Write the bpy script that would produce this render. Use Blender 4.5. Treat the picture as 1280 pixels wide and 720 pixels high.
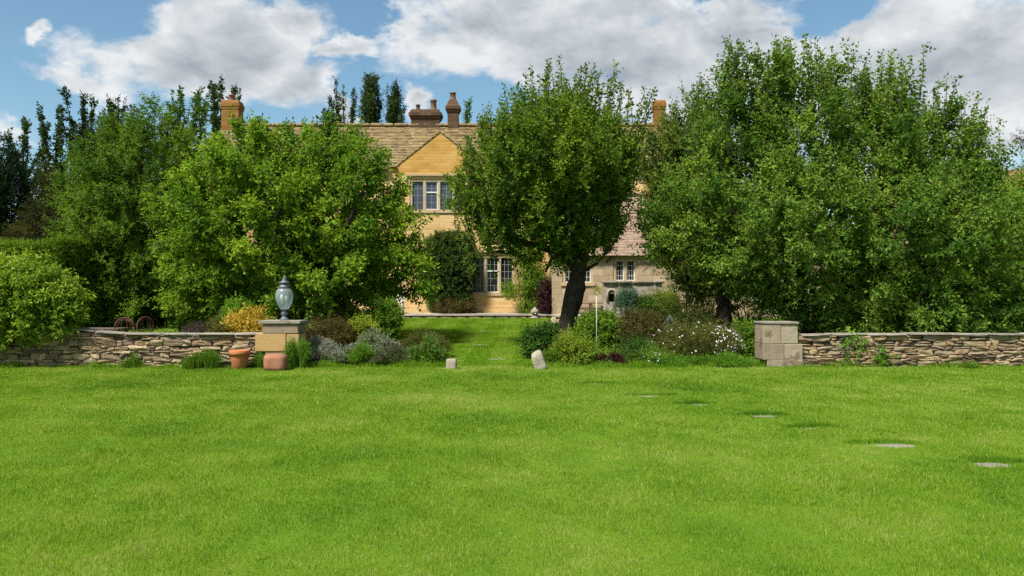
import bpy, math, random
import numpy as np
from mathutils import Vector

R = math.radians
rnd = random.Random(7)
rng = np.random.default_rng(11)
scene = bpy.context.scene
for o in list(bpy.data.objects):
    bpy.data.objects.remove(o, do_unlink=True)
COL = scene.collection

# ---------------------------------------------------------------- camera
EYE, FOC, HOR = 1.6, 1000.0, 367.0
cam_d = bpy.data.cameras.new('camera')
cam = bpy.data.objects.new('camera', cam_d)
COL.objects.link(cam)
cam_d.sensor_width = 36.0
cam_d.lens = 36.0 * FOC / 1280.0
cam_d.clip_end = 3000.0
cam.location = (0, 0, EYE)
cam.rotation_euler = (R(90) + math.atan((HOR - 360) / FOC), 0, 0)
scene.camera = cam

# ---------------------------------------------------------------- light
SUN_EL, SUN_AZ = 56.0, -140.0          # azimuth from +Y towards +X, in degrees
SKY_STRENGTH, CLOUD_GAIN, SUN_STRENGTH = 0.060, 0.235, 3.7
EXPOSURE = 1.22
sv = Vector((math.sin(R(SUN_AZ)) * math.cos(R(SUN_EL)), math.cos(R(SUN_AZ)) * math.cos(R(SUN_EL)), math.sin(R(SUN_EL))))
sl = bpy.data.lights.new('sun', 'SUN')
sl.energy = SUN_STRENGTH
sl.angle = R(9.0)
sl.color = (1.0, 0.955, 0.88)
sun = bpy.data.objects.new('sun', sl)
sun.rotation_euler = sv.to_track_quat('Z', 'Y').to_euler()
COL.objects.link(sun)

vs = scene.view_settings
vs.view_transform = 'Standard'
vs.look = 'None'
vs.gamma = 1
vs.use_curve_mapping = False
vs.exposure = EXPOSURE
cy = scene.cycles
cy.max_bounces = 5
cy.diffuse_bounces = 3
cy.glossy_bounces = 2
cy.transmission_bounces = 4
cy.transparent_max_bounces = 8
cy.caustics_reflective = False
cy.caustics_refractive = False
cy.use_denoising = False


class NT:
    """small helper to write node trees"""
    def __init__(self, tree):
        self.t = tree
        self.n = tree.nodes
        self.l = tree.links

    def node(self, typ, ins=None, **props):
        nd = self.n.new(typ)
        for k, v in props.items():
            setattr(nd, k, v)
        for k, v in (ins or {}).items():
            self.put(nd.inputs[k], v)
        return nd

    def put(self, sock, v):
        if isinstance(v, bpy.types.NodeSocket):
            self.l.new(v, sock)
        else:
            sock.default_value = v

    def math(self, op, a, b=None, c=None, clamp=False):
        nd = self.n.new('ShaderNodeMath')
        nd.operation = op
        nd.use_clamp = clamp
        for i, v in enumerate((a, b, c)):
            if v is not None:
                self.put(nd.inputs[i], v)
        return nd.outputs[0]

    def vmath(self, op, a, b=None):
        nd = self.n.new('ShaderNodeVectorMath')
        nd.operation = op
        self.put(nd.inputs[0], a)
        if b is not None:
            self.put(nd.inputs[1], b)
        return nd.outputs['Value'] if op in ('LENGTH', 'DOT_PRODUCT') else nd.outputs[0]

    def mix(self, fac, a, b, blend='MIX'):
        nd = self.n.new('ShaderNodeMix')
        nd.data_type = 'RGBA'
        nd.blend_type = blend
        self.put(nd.inputs[0], fac)
        self.put(nd.inputs[6], a)
        self.put(nd.inputs[7], b)
        return nd.outputs[2]

    def ramp(self, fac, stops, interp='LINEAR'):
        nd = self.n.new('ShaderNodeValToRGB')
        cr = nd.color_ramp
        cr.interpolation = interp
        while len(cr.elements) < len(stops):
            cr.elements.new(0.5)
        for e, (p, c) in zip(cr.elements, stops):
            e.position = p
            e.color = (*c, 1)
        self.put(nd.inputs[0], fac)
        return nd.outputs[0]

    def noise(self, vec, scale, detail=4, rough=0.55, out='Fac'):
        nd = self.node('ShaderNodeTexNoise', {'Scale': scale, 'Detail': detail, 'Roughness': rough})
        if vec is not None:
            self.put(nd.inputs['Vector'], vec)
        return nd.outputs[out]

    def smooth(self, v, lo, hi, to0=0.0, to1=1.0):
        nd = self.node('ShaderNodeMapRange', interpolation_type='SMOOTHSTEP')
        self.put(nd.inputs[0], v)
        for i, x in ((1, lo), (2, hi), (3, to0), (4, to1)):
            self.put(nd.inputs[i], x)
        return nd.outputs[0]


# ---------------------------------------------------------------- sky with broken cumulus cloud
world = bpy.data.worlds.new('World')
scene.world = world
world.use_nodes = True
W = NT(world.node_tree)
W.n.clear()
sky = W.node('ShaderNodeTexSky', sky_type='NISHITA', sun_disc=False, sun_elevation=R(SUN_EL), sun_rotation=R(SUN_AZ),
             air_density=1.0, dust_density=0.6, ozone_density=1.0)
tc = W.node('ShaderNodeTexCoord')
d = tc.outputs['Generated']
sep = W.node('ShaderNodeSeparateXYZ', {0: d})
az = W.math('MULTIPLY', W.math('ARCTAN2', sep.outputs[0], sep.outputs[1]), 57.2958)
el = W.math('MULTIPLY', W.math('ARCSINE', sep.outputs[2]), 57.2958)
v0 = W.vmath('MULTIPLY', d, (1.0, 1.0, 1.7))
warp = W.noise(v0, 5.0, 3, 0.5, out='Color')
vw = W.vmath('ADD', v0, W.vmath('MULTIPLY', W.vmath('SUBTRACT', warp, (0.5, 0.5, 0.5)), (0.07, 0.07, 0.07)))
wsep = W.node('ShaderNodeSeparateXYZ', {0: W.noise(v0, 9.0, 6, 0.6, out='Color')})
az0, el0 = az, el
az = W.math('ADD', az, W.math('MULTIPLY', W.math('SUBTRACT', wsep.outputs[0], 0.5), 9.0))
el = W.math('ADD', el, W.math('MULTIPLY', W.math('SUBTRACT', wsep.outputs[2], 0.5), 6.5))
# banks of cloud: (azimuth, elevation, half width, half height) in degrees
def ang(px, py, rx, ry):
    return (math.degrees(math.atan((px - 640) / FOC)), math.degrees(math.atan((HOR - py) / FOC * math.cos(math.atan((px - 640) / FOC)))),
            math.degrees(rx / FOC), math.degrees(ry / FOC))
BANKS = [ang(*b) for b in (
    (40, 42, 24, 16), (300, 45, 105, 62), (215, 84, 175, 44), (95, 98, 85, 24), (375, 104, 95, 36), (435, 55, 55, 22), (350, 14, 60, 36),
    (590, 32, 140, 62), (700, 60, 150, 84), (820, 95, 150, 90), (760, 14, 140, 44), (950, 60, 120, 84), (990, 10, 70, 26),
    (1040, 60, 120, 70), (1090, 75, 140, 90), (1220, 90, 160, 112), (1120, 160, 190, 76), (900, 170, 190, 64), (1260, 30, 110, 40),
    (515, 132, 24, 24), (420, 142, 30, 26), (0, 170, 44, 24))]
n1 = W.noise(vw, 11.0, 10, 0.60)
n1b = W.noise(W.vmath('ADD', vw, (-0.016, -0.008, 0.034)), 11.0, 10, 0.58)
n2 = W.noise(vw, 4.2, 5, 0.5)
nl = W.noise(d, 2.6, 3, 0.5)
dens = None
for (a, e, ra, re) in BANKS:
    x = W.math('DIVIDE', W.math('SUBTRACT', az, a), ra)
    y = W.math('DIVIDE', W.math('SUBTRACT', el, e), re)
    q = W.math('SUBTRACT', 1.0, W.math('SQRT', W.math('ADD', W.math('MULTIPLY', x, x), W.math('MULTIPLY', y, y))))
    dens = q if dens is None else W.math('SMOOTH_MAX', dens, q, 0.12)
for (a, e, ra, re) in [ang(*h) for h in ((872, 0, 34, 18), (1036, 6, 64, 26), (628, 128, 60, 40), (452, 14, 34, 34), (460, 120, 40, 26))]:     # clear gaps
    x = W.math('DIVIDE', W.math('SUBTRACT', az, a), ra)
    y = W.math('DIVIDE', W.math('SUBTRACT', el, e), re)
    q = W.smooth(W.math('SQRT', W.math('ADD', W.math('MULTIPLY', x, x), W.math('MULTIPLY', y, y))), 0.1, 1.4, 0.8, 0.0)
    dens = W.math('SUBTRACT', dens, q)
dens = W.math('MAXIMUM', dens, -0.9)
# the rest of the sky carries the same broken cloud
far_off = W.math('MAXIMUM', W.smooth(W.math('ABSOLUTE', az), 34.0, 44.0), W.smooth(el, 24.0, 32.0))
other = W.math('MULTIPLY', W.math('SUBTRACT', nl, 0.50), 5.0)
dens = W.math('ADD', W.math('MULTIPLY', dens, W.math('SUBTRACT', 1.0, far_off)), W.math('MULTIPLY', other, far_off))
body = W.math('ADD', dens, W.math('MULTIPLY', W.math('SUBTRACT', n1, 0.5), 2.0))
body = W.math('ADD', body, W.math('MULTIPLY', W.math('SUBTRACT', n2, 0.5), 0.8))
cover = W.smooth(body, -0.06, 0.52)
cover = W.math('MULTIPLY', cover, W.smooth(el, -1.0, 3.0))
relief = W.math('MULTIPLY', W.math('SUBTRACT', n1, n1b), 1.6)
thick = W.smooth(W.math('ADD', dens, W.math('MULTIPLY', W.math('SUBTRACT', n2, 0.5), 3.4)), 0.0, 1.0)
light = W.math('SUBTRACT', W.math('ADD', 0.92, relief), W.math('MULTIPLY', thick, 0.50), clamp=True)
ccol = W.ramp(light, [(0.0, (0.62, 0.70, 0.80)), (0.5, (1.05, 1.13, 1.21)), (1.0, (1.55, 1.59, 1.62))])
skyb = W.mix(1.0, sky.outputs[0], (0.86, 1.04, 1.0, 1), 'MULTIPLY')
bg1 = W.node('ShaderNodeBackground', {'Color': skyb, 'Strength': SKY_STRENGTH})
bg2 = W.node('ShaderNodeBackground', {'Color': ccol, 'Strength': CLOUD_GAIN})
ms = W.node('ShaderNodeMixShader', {0: cover, 1: bg1.outputs[0], 2: bg2.outputs[0]})
wo = W.node('ShaderNodeOutputWorld', {0: ms.outputs[0]})


# ---------------------------------------------------------------- mesh building
class Buf:
    def __init__(self):
        self.v, self.f, self.t, self.n = [], [], [], 0

    def add(self, verts, faces, tint=0.5):
        verts = np.asarray(verts, dtype=np.float64).reshape(-1, 3)
        self.v.append(verts)
        t = np.empty(len(verts)); t[:] = tint
        self.t.append(t)
        if isinstance(faces, np.ndarray):
            self.f.append(faces + self.n)
        else:
            by = {}
            for f in faces:
                by.setdefault(len(f), []).append(f)
            for k in by:
                self.f.append(np.asarray(by[k], dtype=np.int64) + self.n)
        self.n += len(verts)

    def box(self, x0, x1, y0, y1, z0, z1, tint=0.5):
        v = [(x0, y0, z0), (x1, y0, z0), (x1, y1, z0), (x0, y1, z0), (x0, y0, z1), (x1, y0, z1), (x1, y1, z1), (x0, y1, z1)]
        self.add(v, [(0, 3, 2, 1), (4, 5, 6, 7), (0, 1, 5, 4), (1, 2, 6, 5), (2, 3, 7, 6), (3, 0, 4, 7)], tint)

    def tube(self, pts, rad, sides=6, tint=0.5, cap=True):
        pts = [np.asarray(p, float) for p in pts]
        n = len(pts)
        rad = [rad] * n if np.isscalar(rad) else rad
        V, F = [], []
        t0 = pts[1] - pts[0]; t0 /= np.linalg.norm(t0) + 1e-9
        a = np.array((0, 0, 1.0)) if abs(t0[2]) < 0.9 else np.array((1.0, 0, 0))
        u = np.cross(t0, a); u /= np.linalg.norm(u)
        for i in range(n):
            t = (pts[min(i + 1, n - 1)] - pts[max(i - 1, 0)]); t /= np.linalg.norm(t) + 1e-9
            u = u - t * np.dot(u, t); u /= np.linalg.norm(u) + 1e-9
            w = np.cross(t, u)
            for k in range(sides):
                an = 2 * math.pi * k / sides
                V.append(pts[i] + rad[i] * (math.cos(an) * u + math.sin(an) * w))
        for i in range(n - 1):
            for k in range(sides):
                k2 = (k + 1) % sides
                F.append((i * sides + k, i * sides + k2, (i + 1) * sides + k2, (i + 1) * sides + k))
        if cap:
            F.append(tuple(range(sides))[::-1]); F.append(tuple((n - 1) * sides + k for k in range(sides)))
        self.add(V, F, tint)

    def ring(self, c, ux, uy, r, tr, n=28, sides=5, tint=0.5):
        c, ux, uy = (np.asarray(q, float) for q in (c, ux, uy))
        self.tube([c + r * (math.cos(2 * math.pi * k / n) * ux + math.sin(2 * math.pi * k / n) * uy) for k in range(n + 1)], tr, sides, tint)

    def lathe(self, prof, c, seg=24, tint=0.5, flute=0.0, nfl=0, twist=0.0):
        V, F = [], []
        for (r, z) in prof:
            for k in range(seg):
                an = 2 * math.pi * k / seg
                rr = r * (1 + flute * math.cos(nfl * an + twist * z))
                V.append((c[0] + rr * math.cos(an), c[1] + rr * math.sin(an), c[2] + z))
        for i in range(len(prof) - 1):
            for k in range(seg):
                k2 = (k + 1) % seg
                F.append((i * seg + k, i * seg + k2, (i + 1) * seg + k2, (i + 1) * seg + k))
        F.append(tuple(range(seg))[::-1]); F.append(tuple((len(prof) - 1) * seg + k for k in range(seg)))
        self.add(V, F, tint)

    def build(self, name, mat, parent=None, smooth=False, loc=None):
        V = np.concatenate(self.v); T = np.concatenate(self.t)
        if loc is not None:
            V = V - np.asarray(loc, float)
        me = bpy.data.meshes.new(name)
        me.vertices.add(len(V)); me.vertices.foreach_set('co', V.ravel().astype(np.float32))
        idx = np.concatenate([f.ravel() for f in self.f]); tot = np.concatenate([np.full(len(f), f.shape[1]) for f in self.f])
        st = np.concatenate(([0], np.cumsum(tot)[:-1]))
        me.loops.add(len(idx)); me.loops.foreach_set('vertex_index', idx.astype(np.int32))
        me.polygons.add(len(tot)); me.polygons.foreach_set('loop_start', st.astype(np.int32))
        me.polygons.foreach_set('use_smooth', np.full(len(tot), smooth, dtype=bool))
        at = me.attributes.new('tint', 'FLOAT', 'POINT'); at.data.foreach_set('value', T.astype(np.float32))
        me.update(calc_edges=True)
        me.materials.append(mat)
        o = bpy.data.objects.new(name, me)
        COL.objects.link(o)
        if loc is not None:
            o.location = loc
        if parent is not None:
            o.parent = parent
        return o


def tag(o, label=None, cat=None, group=None, kind=None):
    if label: o['label'] = label
    if cat: o['category'] = cat
    if group: o['group'] = group
    if kind: o['kind'] = kind
    return o


def thing(name, label, cat, loc=(0, 0, 0), group=None):
    o = bpy.data.objects.new(name, None)
    o.empty_display_size = 0.2
    o.location = loc
    COL.objects.link(o)
    return tag(o, label, cat, group)


def part(buf, name, mat, root, smooth=False, label=None):
    """a mesh written in world coordinates, stored as a child of root"""
    org = np.zeros(3); q = root
    while q is not None:
        org += np.array(q.location); q = q.parent
    buf.v = [v - org for v in buf.v]
    o = buf.build(name, mat, root, smooth)
    return tag(o, label)


def at(px, py, Y):
    return np.array(((px - 640) / FOC * Y, Y, EYE - (py - HOR) / FOC * Y))


def ground(y):
    t = min(max((y - 17.5) / 12.5, 0.0), 1.0)
    return 0.69 * t * (1 - 0.12 * math.sin(math.pi * t))


def nrm(a):
    return a / (np.linalg.norm(a, axis=-1, keepdims=True) + 1e-9)


def leaf_mesh(buf, P, D, L, Wd, tint, rg, fold=0.25):
    """P base, D direction (n,3), L length, Wd width: one folded four-cornered leaf each"""
    n = len(P)
    r = nrm(rg.normal(size=(n, 3)))
    S = nrm(np.cross(D, r)); N = np.cross(D, S)
    L = np.asarray(L).reshape(-1, 1); Wd = np.asarray(Wd).reshape(-1, 1)
    mid = P + D * L * 0.45 + N * Wd * fold
    V = np.stack([P, mid + S * Wd * 0.5, P + D * L - N * L * 0.12, mid - S * Wd * 0.5], axis=1).reshape(-1, 3)
    F = np.arange(4 * n).reshape(-1, 4)
    buf.add(V, F, np.repeat(tint, 4))


def shoots_to_leaves(buf, S, D, ln, per, L, Wd, tint, rg, spread=1.0, droop=0.15, jit=0.22, t0=0.1):
    """leafy shoots: S start, D direction, ln length; 'per' leaves in a spiral round each"""
    n = len(S)
    t = (np.linspace(t0, 1.0, per)[None, :] + rg.uniform(-0.04, 0.04, (n, per)))
    a = nrm(np.cross(D, nrm(rg.normal(size=(n, 3))))); b = np.cross(D, a)
    phi = np.arange(per)[None, :] * 2.4 + rg.uniform(0, 6.28, (n, 1))
    rad = a[:, None] * np.cos(phi)[..., None] + b[:, None] * np.sin(phi)[..., None]
    P = S[:, None] + D[:, None] * (ln[:, None] * t)[..., None]
    fw = (0.25 + 0.75 * t ** 3)[..., None]
    dirs = nrm(D[:, None] * fw + rad * spread * (1.1 - 0.6 * t ** 3)[..., None] + np.array((0, 0, -droop)) + rg.normal(0, 0.25, (n, per, 3)))
    sc = rg.uniform(0.45, 1.35, (n, per)) * (1.12 - 0.45 * t)
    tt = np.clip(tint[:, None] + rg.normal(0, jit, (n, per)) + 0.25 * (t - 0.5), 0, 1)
    leaf_mesh(buf, P.reshape(-1, 3), dirs.reshape(-1, 3), (L * sc).ravel(), (Wd * sc).ravel(), tt.ravel(), rg)


# ---------------------------------------------------------------- materials
def new_mat(name):
    m = bpy.data.materials.new(name)
    m.use_nodes = True
    t = NT(m.node_tree)
    t.n.clear()
    out = t.node('ShaderNodeOutputMaterial')
    return m, t, out


def tint_of(t):
    return t.node('ShaderNodeAttribute', attribute_name='tint').outputs['Fac']


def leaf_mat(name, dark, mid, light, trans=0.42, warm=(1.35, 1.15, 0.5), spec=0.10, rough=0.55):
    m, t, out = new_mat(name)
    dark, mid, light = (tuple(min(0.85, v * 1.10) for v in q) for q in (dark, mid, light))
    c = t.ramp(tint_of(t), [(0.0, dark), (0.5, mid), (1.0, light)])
    p = t.node('ShaderNodeBsdfPrincipled', {'Base Color': c, 'Roughness': rough, 'Specular IOR Level': spec})
    tr = t.node('ShaderNodeBsdfTranslucent', {'Color': t.mix(1.0, c, (*warm, 1), 'MULTIPLY')})
    mx = t.node('ShaderNodeMixShader', {0: trans, 1: p.outputs[0], 2: tr.outputs[0]})
    t.l.new(mx.outputs[0], out.inputs[0])
    return m


def rough_mat(name, stops, scale=4.0, detail=8, rough=0.9, bump=0.4, bscale=None, spec=0.2, tint_amt=0.0, spots=None, bdist=0.02):
    """mottled matt surface: noise through a colour ramp, varied piece by piece by 'tint'"""
    m, t, out = new_mat(name)
    co = t.node('ShaderNodeTexCoord').outputs['Object']
    n = t.noise(co, scale, detail, 0.65)
    f = n
    if tint_amt:
        f = t.math('ADD', t.math('MULTIPLY', n, 1 - tint_amt), t.math('MULTIPLY', tint_of(t), tint_amt))
    c = t.ramp(f, stops)
    if spots:
        s = t.smooth(t.noise(co, spots[1], 6, 0.7), spots[2], spots[2] + 0.12)
        c = t.mix(t.math('MULTIPLY', s, spots[3]), c, (*spots[0], 1))
    p = t.node('ShaderNodeBsdfPrincipled', {'Base Color': c, 'Roughness': rough, 'Specular IOR Level': spec})
    if bump:
        b = t.node('ShaderNodeBump', {'Strength': bump, 'Distance': bdist, 'Height': t.noise(co, bscale or scale * 5, 8, 0.7)})
        t.l.new(b.outputs[0], p.inputs['Normal'])
    t.l.new(p.outputs[0], out.inputs[0])
    return m


def ashlar_mat(name, stops, bw, bh, mortar, msize=0.012, grime=(0.10, 0.07, 0.05), gamt=0.45, mfac=0.6):
    """coursed stone facing, the courses laid along the wall"""
    m, t, out = new_mat(name)
    s = t.node('ShaderNodeSeparateXYZ', {0: t.node('ShaderNodeTexCoord').outputs['Object']})
    u = t.math('ADD', s.outputs[0], s.outputs[1])
    co = t.node('ShaderNodeCombineXYZ', {0: u, 1: s.outputs[2], 2: 0.0}).outputs[0]
    wob = t.vmath('ADD', co, t.vmath('MULTIPLY', t.vmath('SUBTRACT', t.noise(co, 3.0, 3, 0.5, 'Color'), (0.5, 0.5, 0.5)), (0.05, 0.03, 0)))
    br = t.node('ShaderNodeTexBrick', {'Vector': wob, 'Color1': (0, 0, 0, 1), 'Color2': (1, 1, 1, 1), 'Mortar': (0.5, 0.5, 0.5, 1), 'Scale': 1.0,
                                       'Mortar Size': msize, 'Mortar Smooth': 0.4, 'Bias': 0.0, 'Brick Width': bw, 'Row Height': bh}, offset=0.43, squash=0.8, squash_frequency=3)
    nz = t.noise(co, 1.3, 8, 0.65)
    f = t.math('ADD', t.math('MULTIPLY', br.outputs[0], 0.42), t.math('MULTIPLY', nz, 0.75))
    c = t.ramp(f, stops)
    c = t.mix(t.math('MULTIPLY', br.outputs['Fac'], mfac), c, (*mortar, 1))
    stain = t.smooth(t.noise(t.vmath('MULTIPLY', co, (1.6, 0.5, 1)), 1.1, 7, 0.7), 0.52, 0.78)
    c = t.mix(t.math('MULTIPLY', stain, gamt), c, (*grime, 1))
    hb = t.math('ADD', t.math('MULTIPLY', br.outputs['Fac'], -0.8), t.noise(co, 22, 6, 0.7))
    b = t.node('ShaderNodeBump', {'Strength': 0.5, 'Distance': 0.015, 'Height': hb})
    p = t.node('ShaderNodeBsdfPrincipled', {'Base Color': c, 'Roughness': 0.9, 'Specular IOR Level': 0.15, 'Normal': b.outputs[0]})
    t.l.new(p.outputs[0], out.inputs[0])
    return m


def plain(name, col, rough=0.5, metal=0.0, spec=0.5):
    return rough_mat(name, [(0.25, tuple(c * 0.75 for c in col)), (0.75, tuple(min(1, c * 1.2) for c in col))], 9, 6, rough, 0.15, spec=spec)


def lawn_colour(t):
    geo = t.node('ShaderNodeNewGeometry').outputs['Position']
    flat = t.vmath('MULTIPLY', geo, (1, 1, 0))
    a = t.noise(flat, 0.55, 6, 0.6)
    b = t.noise(t.vmath('MULTIPLY', flat, (1.0, 0.7, 1)), 2.6, 5, 0.65)
    f = t.math('ADD', t.math('MULTIPLY', a, 0.62), t.math('MULTIPLY', b, 0.40))
    return flat, f


def make_grass_mat():
    m, t, out = new_mat('lawn_blades')
    flat, f = lawn_colour(t)
    f = t.math('ADD', f, t.math('MULTIPLY', t.math('SUBTRACT', tint_of(t), 0.5), 0.50))
    c = t.ramp(f, [(0.16, (0.042, 0.130, 0.007)), (0.42, (0.134, 0.268, 0.009)), (0.62, (0.215, 0.340, 0.020)), (0.84, (0.400, 0.430, 0.140))])
    p = t.node('ShaderNodeBsdfPrincipled', {'Base Color': c, 'Roughness': 0.55, 'Specular IOR Level': 0.18})
    tr = t.node('ShaderNodeBsdfTranslucent', {'Color': t.mix(1.0, c, (1.3, 1.15, 0.5, 1), 'MULTIPLY')})
    mx = t.node('ShaderNodeMixShader', {0: 0.45, 1: p.outputs[0], 2: tr.outputs[0]})
    t.l.new(mx.outputs[0], out.inputs[0])
    return m


def make_lawn_mat():
    m, t, out = new_mat('lawn_turf')
    flat, f = lawn_colour(t)
    c = t.ramp(f, [(0.25, (0.045, 0.105, 0.006)), (0.55, (0.095, 0.170, 0.010)), (0.8, (0.160, 0.190, 0.040))])
    spot = t.smooth(t.noise(flat, 7.0, 4, 0.6), 0.66, 0.74)
    c = t.mix(t.math('MULTIPLY', spot, 0.5), c, (0.05, 0.04, 0.018, 1))
    b = t.node('ShaderNodeBump', {'Strength': 0.6, 'Distance': 0.03, 'Height': t.noise(flat, 45, 6, 0.7)})
    p = t.node('ShaderNodeBsdfPrincipled', {'Base Color': c, 'Roughness': 0.95, 'Specular IOR Level': 0.1, 'Normal': b.outputs[0]})
    t.l.new(p.outputs[0], out.inputs[0])
    return m


M = {}
M['turf'] = make_lawn_mat()
M['blades'] = make_grass_mat()
M['bark'] = rough_mat('bark', [(0.3, (0.018, 0.013, 0.010)), (0.55, (0.060, 0.045, 0.031)), (0.8, (0.13, 0.105, 0.075))], 7, 9, 0.95, 1.0, 24, bdist=0.05)
M['wall_stone'] = rough_mat('dry_stone', [(0.20, (0.090, 0.062, 0.040)), (0.36, (0.185, 0.134, 0.086)), (0.48, (0.270, 0.180, 0.092)), (0.58, (0.235, 0.185, 0.130)), (0.70, (0.330, 0.240, 0.135)), (0.86, (0.400, 0.325, 0.220))], 7, 9, 0.95, 1.0, 26,
                            tint_amt=0.5, spots=((0.085, 0.075, 0.06), 8, 0.54, 0.55))
M['joint'] = plain('wall_joint', (0.05, 0.042, 0.033), 1.0, spec=0.0)
M['coping'] = rough_mat('coping_stone', [(0.25, (0.145, 0.123, 0.098)), (0.55, (0.246, 0.221, 0.178)), (0.8, (0.357, 0.332, 0.281))], 5, 9, 0.95, 0.6, 26, tint_amt=0.25, spots=((0.10, 0.09, 0.065), 5, 0.52, 0.7))
M['pier'] = rough_mat('pier_stone', [(0.2, (0.16, 0.124, 0.084)), (0.45, (0.272, 0.212, 0.14)), (0.62, (0.32, 0.232, 0.128)), (0.85, (0.4, 0.256, 0.104))], 3, 9, 0.95, 0.7, 25, tint_amt=0.55,
                      spots=((0.10, 0.08, 0.065), 1.7, 0.50, 0.7))
M['pier_pale'] = rough_mat('pier_pale_stone', [(0.2, (0.128, 0.104, 0.076)), (0.5, (0.264, 0.212, 0.148)), (0.8, (0.368, 0.32, 0.24))], 3, 9, 0.95, 0.7, 25, tint_amt=0.35,
                           spots=((0.12, 0.08, 0.052), 2.6, 0.50, 0.8))
M['slab'] = rough_mat('flagstone', [(0.25, (0.13, 0.118, 0.090)), (0.75, (0.31, 0.28, 0.23))], 7, 8, 0.95, 0.6, 40, spots=((0.075, 0.085, 0.035), 6, 0.54, 0.8))
M['terrace'] = rough_mat('terrace_paving', [(0.25, (0.24, 0.208, 0.168)), (0.75, (0.416, 0.376, 0.312))], 3, 8, 0.95, 0.4, 30, tint_amt=0.3)
M['house'] = ashlar_mat('honey_stone', [(0.15, (0.36, 0.22, 0.072)), (0.45, (0.51, 0.325, 0.125)), (0.75, (0.58, 0.40, 0.18)), (1.0, (0.62, 0.46, 0.26))], 0.42, 0.15, (0.58, 0.46, 0.28), 0.012, (0.34, 0.20, 0.07), 0.4, 0.6)
M['gable'] = ashlar_mat('ochre_stone', [(0.15, (0.30, 0.155, 0.032)), (0.45, (0.42, 0.235, 0.058)), (0.75, (0.48, 0.29, 0.085)), (1.0, (0.52, 0.35, 0.13))], 0.42, 0.12, (0.42, 0.26, 0.10), 0.010, (0.34, 0.16, 0.03), 0.35, 0.45)
M['wing'] = ashlar_mat('wing_stone', [(0.15, (0.216, 0.144, 0.076)), (0.45, (0.32, 0.232, 0.14)), (0.8, (0.4, 0.32, 0.216)), (1.0, (0.44, 0.368, 0.272))], 0.55, 0.24, (0.24, 0.17, 0.11), 0.014, (0.24, 0.15, 0.09), 0.4, 0.6)
M['dressed'] = rough_mat('dressed_stone', [(0.25, (0.344, 0.254, 0.143)), (0.75, (0.476, 0.369, 0.23))], 3, 7, 0.9, 0.3, 30, tint_amt=0.2)
M['slates'] = rough_mat('stone_slates', [(0.18, (0.105, 0.068, 0.028)), (0.42, (0.210, 0.148, 0.070)), (0.62, (0.280, 0.208, 0.106)), (0.9, (0.350, 0.280, 0.160))], 2.2, 8, 0.95, 0.6, 22, tint_amt=0.35, spots=((0.10, 0.085, 0.05), 0.9, 0.52, 0.5))
M['wing_slates'] = rough_mat('wing_stone_slates', [(0.18, (0.13, 0.085, 0.058)), (0.45, (0.22, 0.155, 0.110)), (0.9, (0.32, 0.245, 0.185))], 2.2, 8, 0.95, 0.6, 22, tint_amt=0.3)
M['barn_tiles'] = rough_mat('barn_tiles', [(0.18, (0.098, 0.049, 0.026)), (0.45, (0.165, 0.09, 0.049)), (0.9, (0.247, 0.158, 0.098))], 2.2, 8, 0.95, 0.6, 22, tint_amt=0.5)
M['chimney'] = ashlar_mat('chimney_stone', [(0.15, (0.132, 0.057, 0.013)), (0.5, (0.216, 0.099, 0.024)), (1.0, (0.276, 0.15, 0.048))], 0.36, 0.2, (0.14, 0.08, 0.04), 0.014, (0.07, 0.045, 0.03), 0.6)
M['chimney_dark'] = ashlar_mat('weathered_chimney_stone', [(0.15, (0.037, 0.021, 0.012)), (0.5, (0.075, 0.043, 0.024)), (1.0, (0.13, 0.08, 0.048))], 0.36, 0.2, (0.05, 0.035, 0.025), 0.016, (0.03, 0.022, 0.017), 0.7)
M['pot'] = rough_mat('chimney_pot_clay', [(0.25, (0.144, 0.069, 0.039)), (0.8, (0.252, 0.15, 0.102))], 6, 6, 0.9, 0.3)
M['pot_grey'] = plain('chimney_pot_grey', (0.10, 0.085, 0.075), 0.9)
M['terracotta'] = rough_mat('terracotta', [(0.25, (0.32, 0.108, 0.04)), (0.7, (0.424, 0.164, 0.068)), (0.9, (0.464, 0.256, 0.152))], 6, 7, 0.85, 0.3, 40)
M['sandstone'] = rough_mat('red_sandstone', [(0.25, (0.225, 0.09, 0.049)), (0.7, (0.345, 0.165, 0.105)), (0.9, (0.39, 0.255, 0.188))], 5, 8, 0.95, 0.5, 40)
M['pale_rock'] = rough_mat('pale_rock', [(0.25, (0.19, 0.16, 0.12)), (0.55, (0.34, 0.30, 0.235)), (0.85, (0.45, 0.41, 0.34))], 7, 9, 0.95, 0.9, 30, spots=((0.30, 0.15, 0.04), 7, 0.60, 0.7))
M['lead'] = plain('lantern_metal', (0.085, 0.10, 0.115), 0.5)
M['rust'] = rough_mat('rusty_iron', [(0.25, (0.075, 0.035, 0.022)), (0.75, (0.21, 0.095, 0.060))], 14, 6, 0.85, 0.3)
M['old_wood'] = rough_mat('old_wood', [(0.25, (0.06, 0.045, 0.035)), (0.75, (0.17, 0.135, 0.11))], 6, 7, 0.9, 0.4)
M['bench_wood'] = rough_mat('bench_wood', [(0.25, (0.07, 0.040, 0.022)), (0.75, (0.17, 0.105, 0.060))], 6, 7, 0.85, 0.4)
M['white_paint'] = plain('white_paint', (0.70, 0.70, 0.68), 0.6)
M['window_paint'] = plain('window_paint', (0.62, 0.60, 0.55), 0.55)
M['leading'] = plain('window_leading', (0.28, 0.29, 0.30), 0.6)
M['pipe'] = plain('pipe_paint', (0.45, 0.42, 0.37), 0.6)
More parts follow.
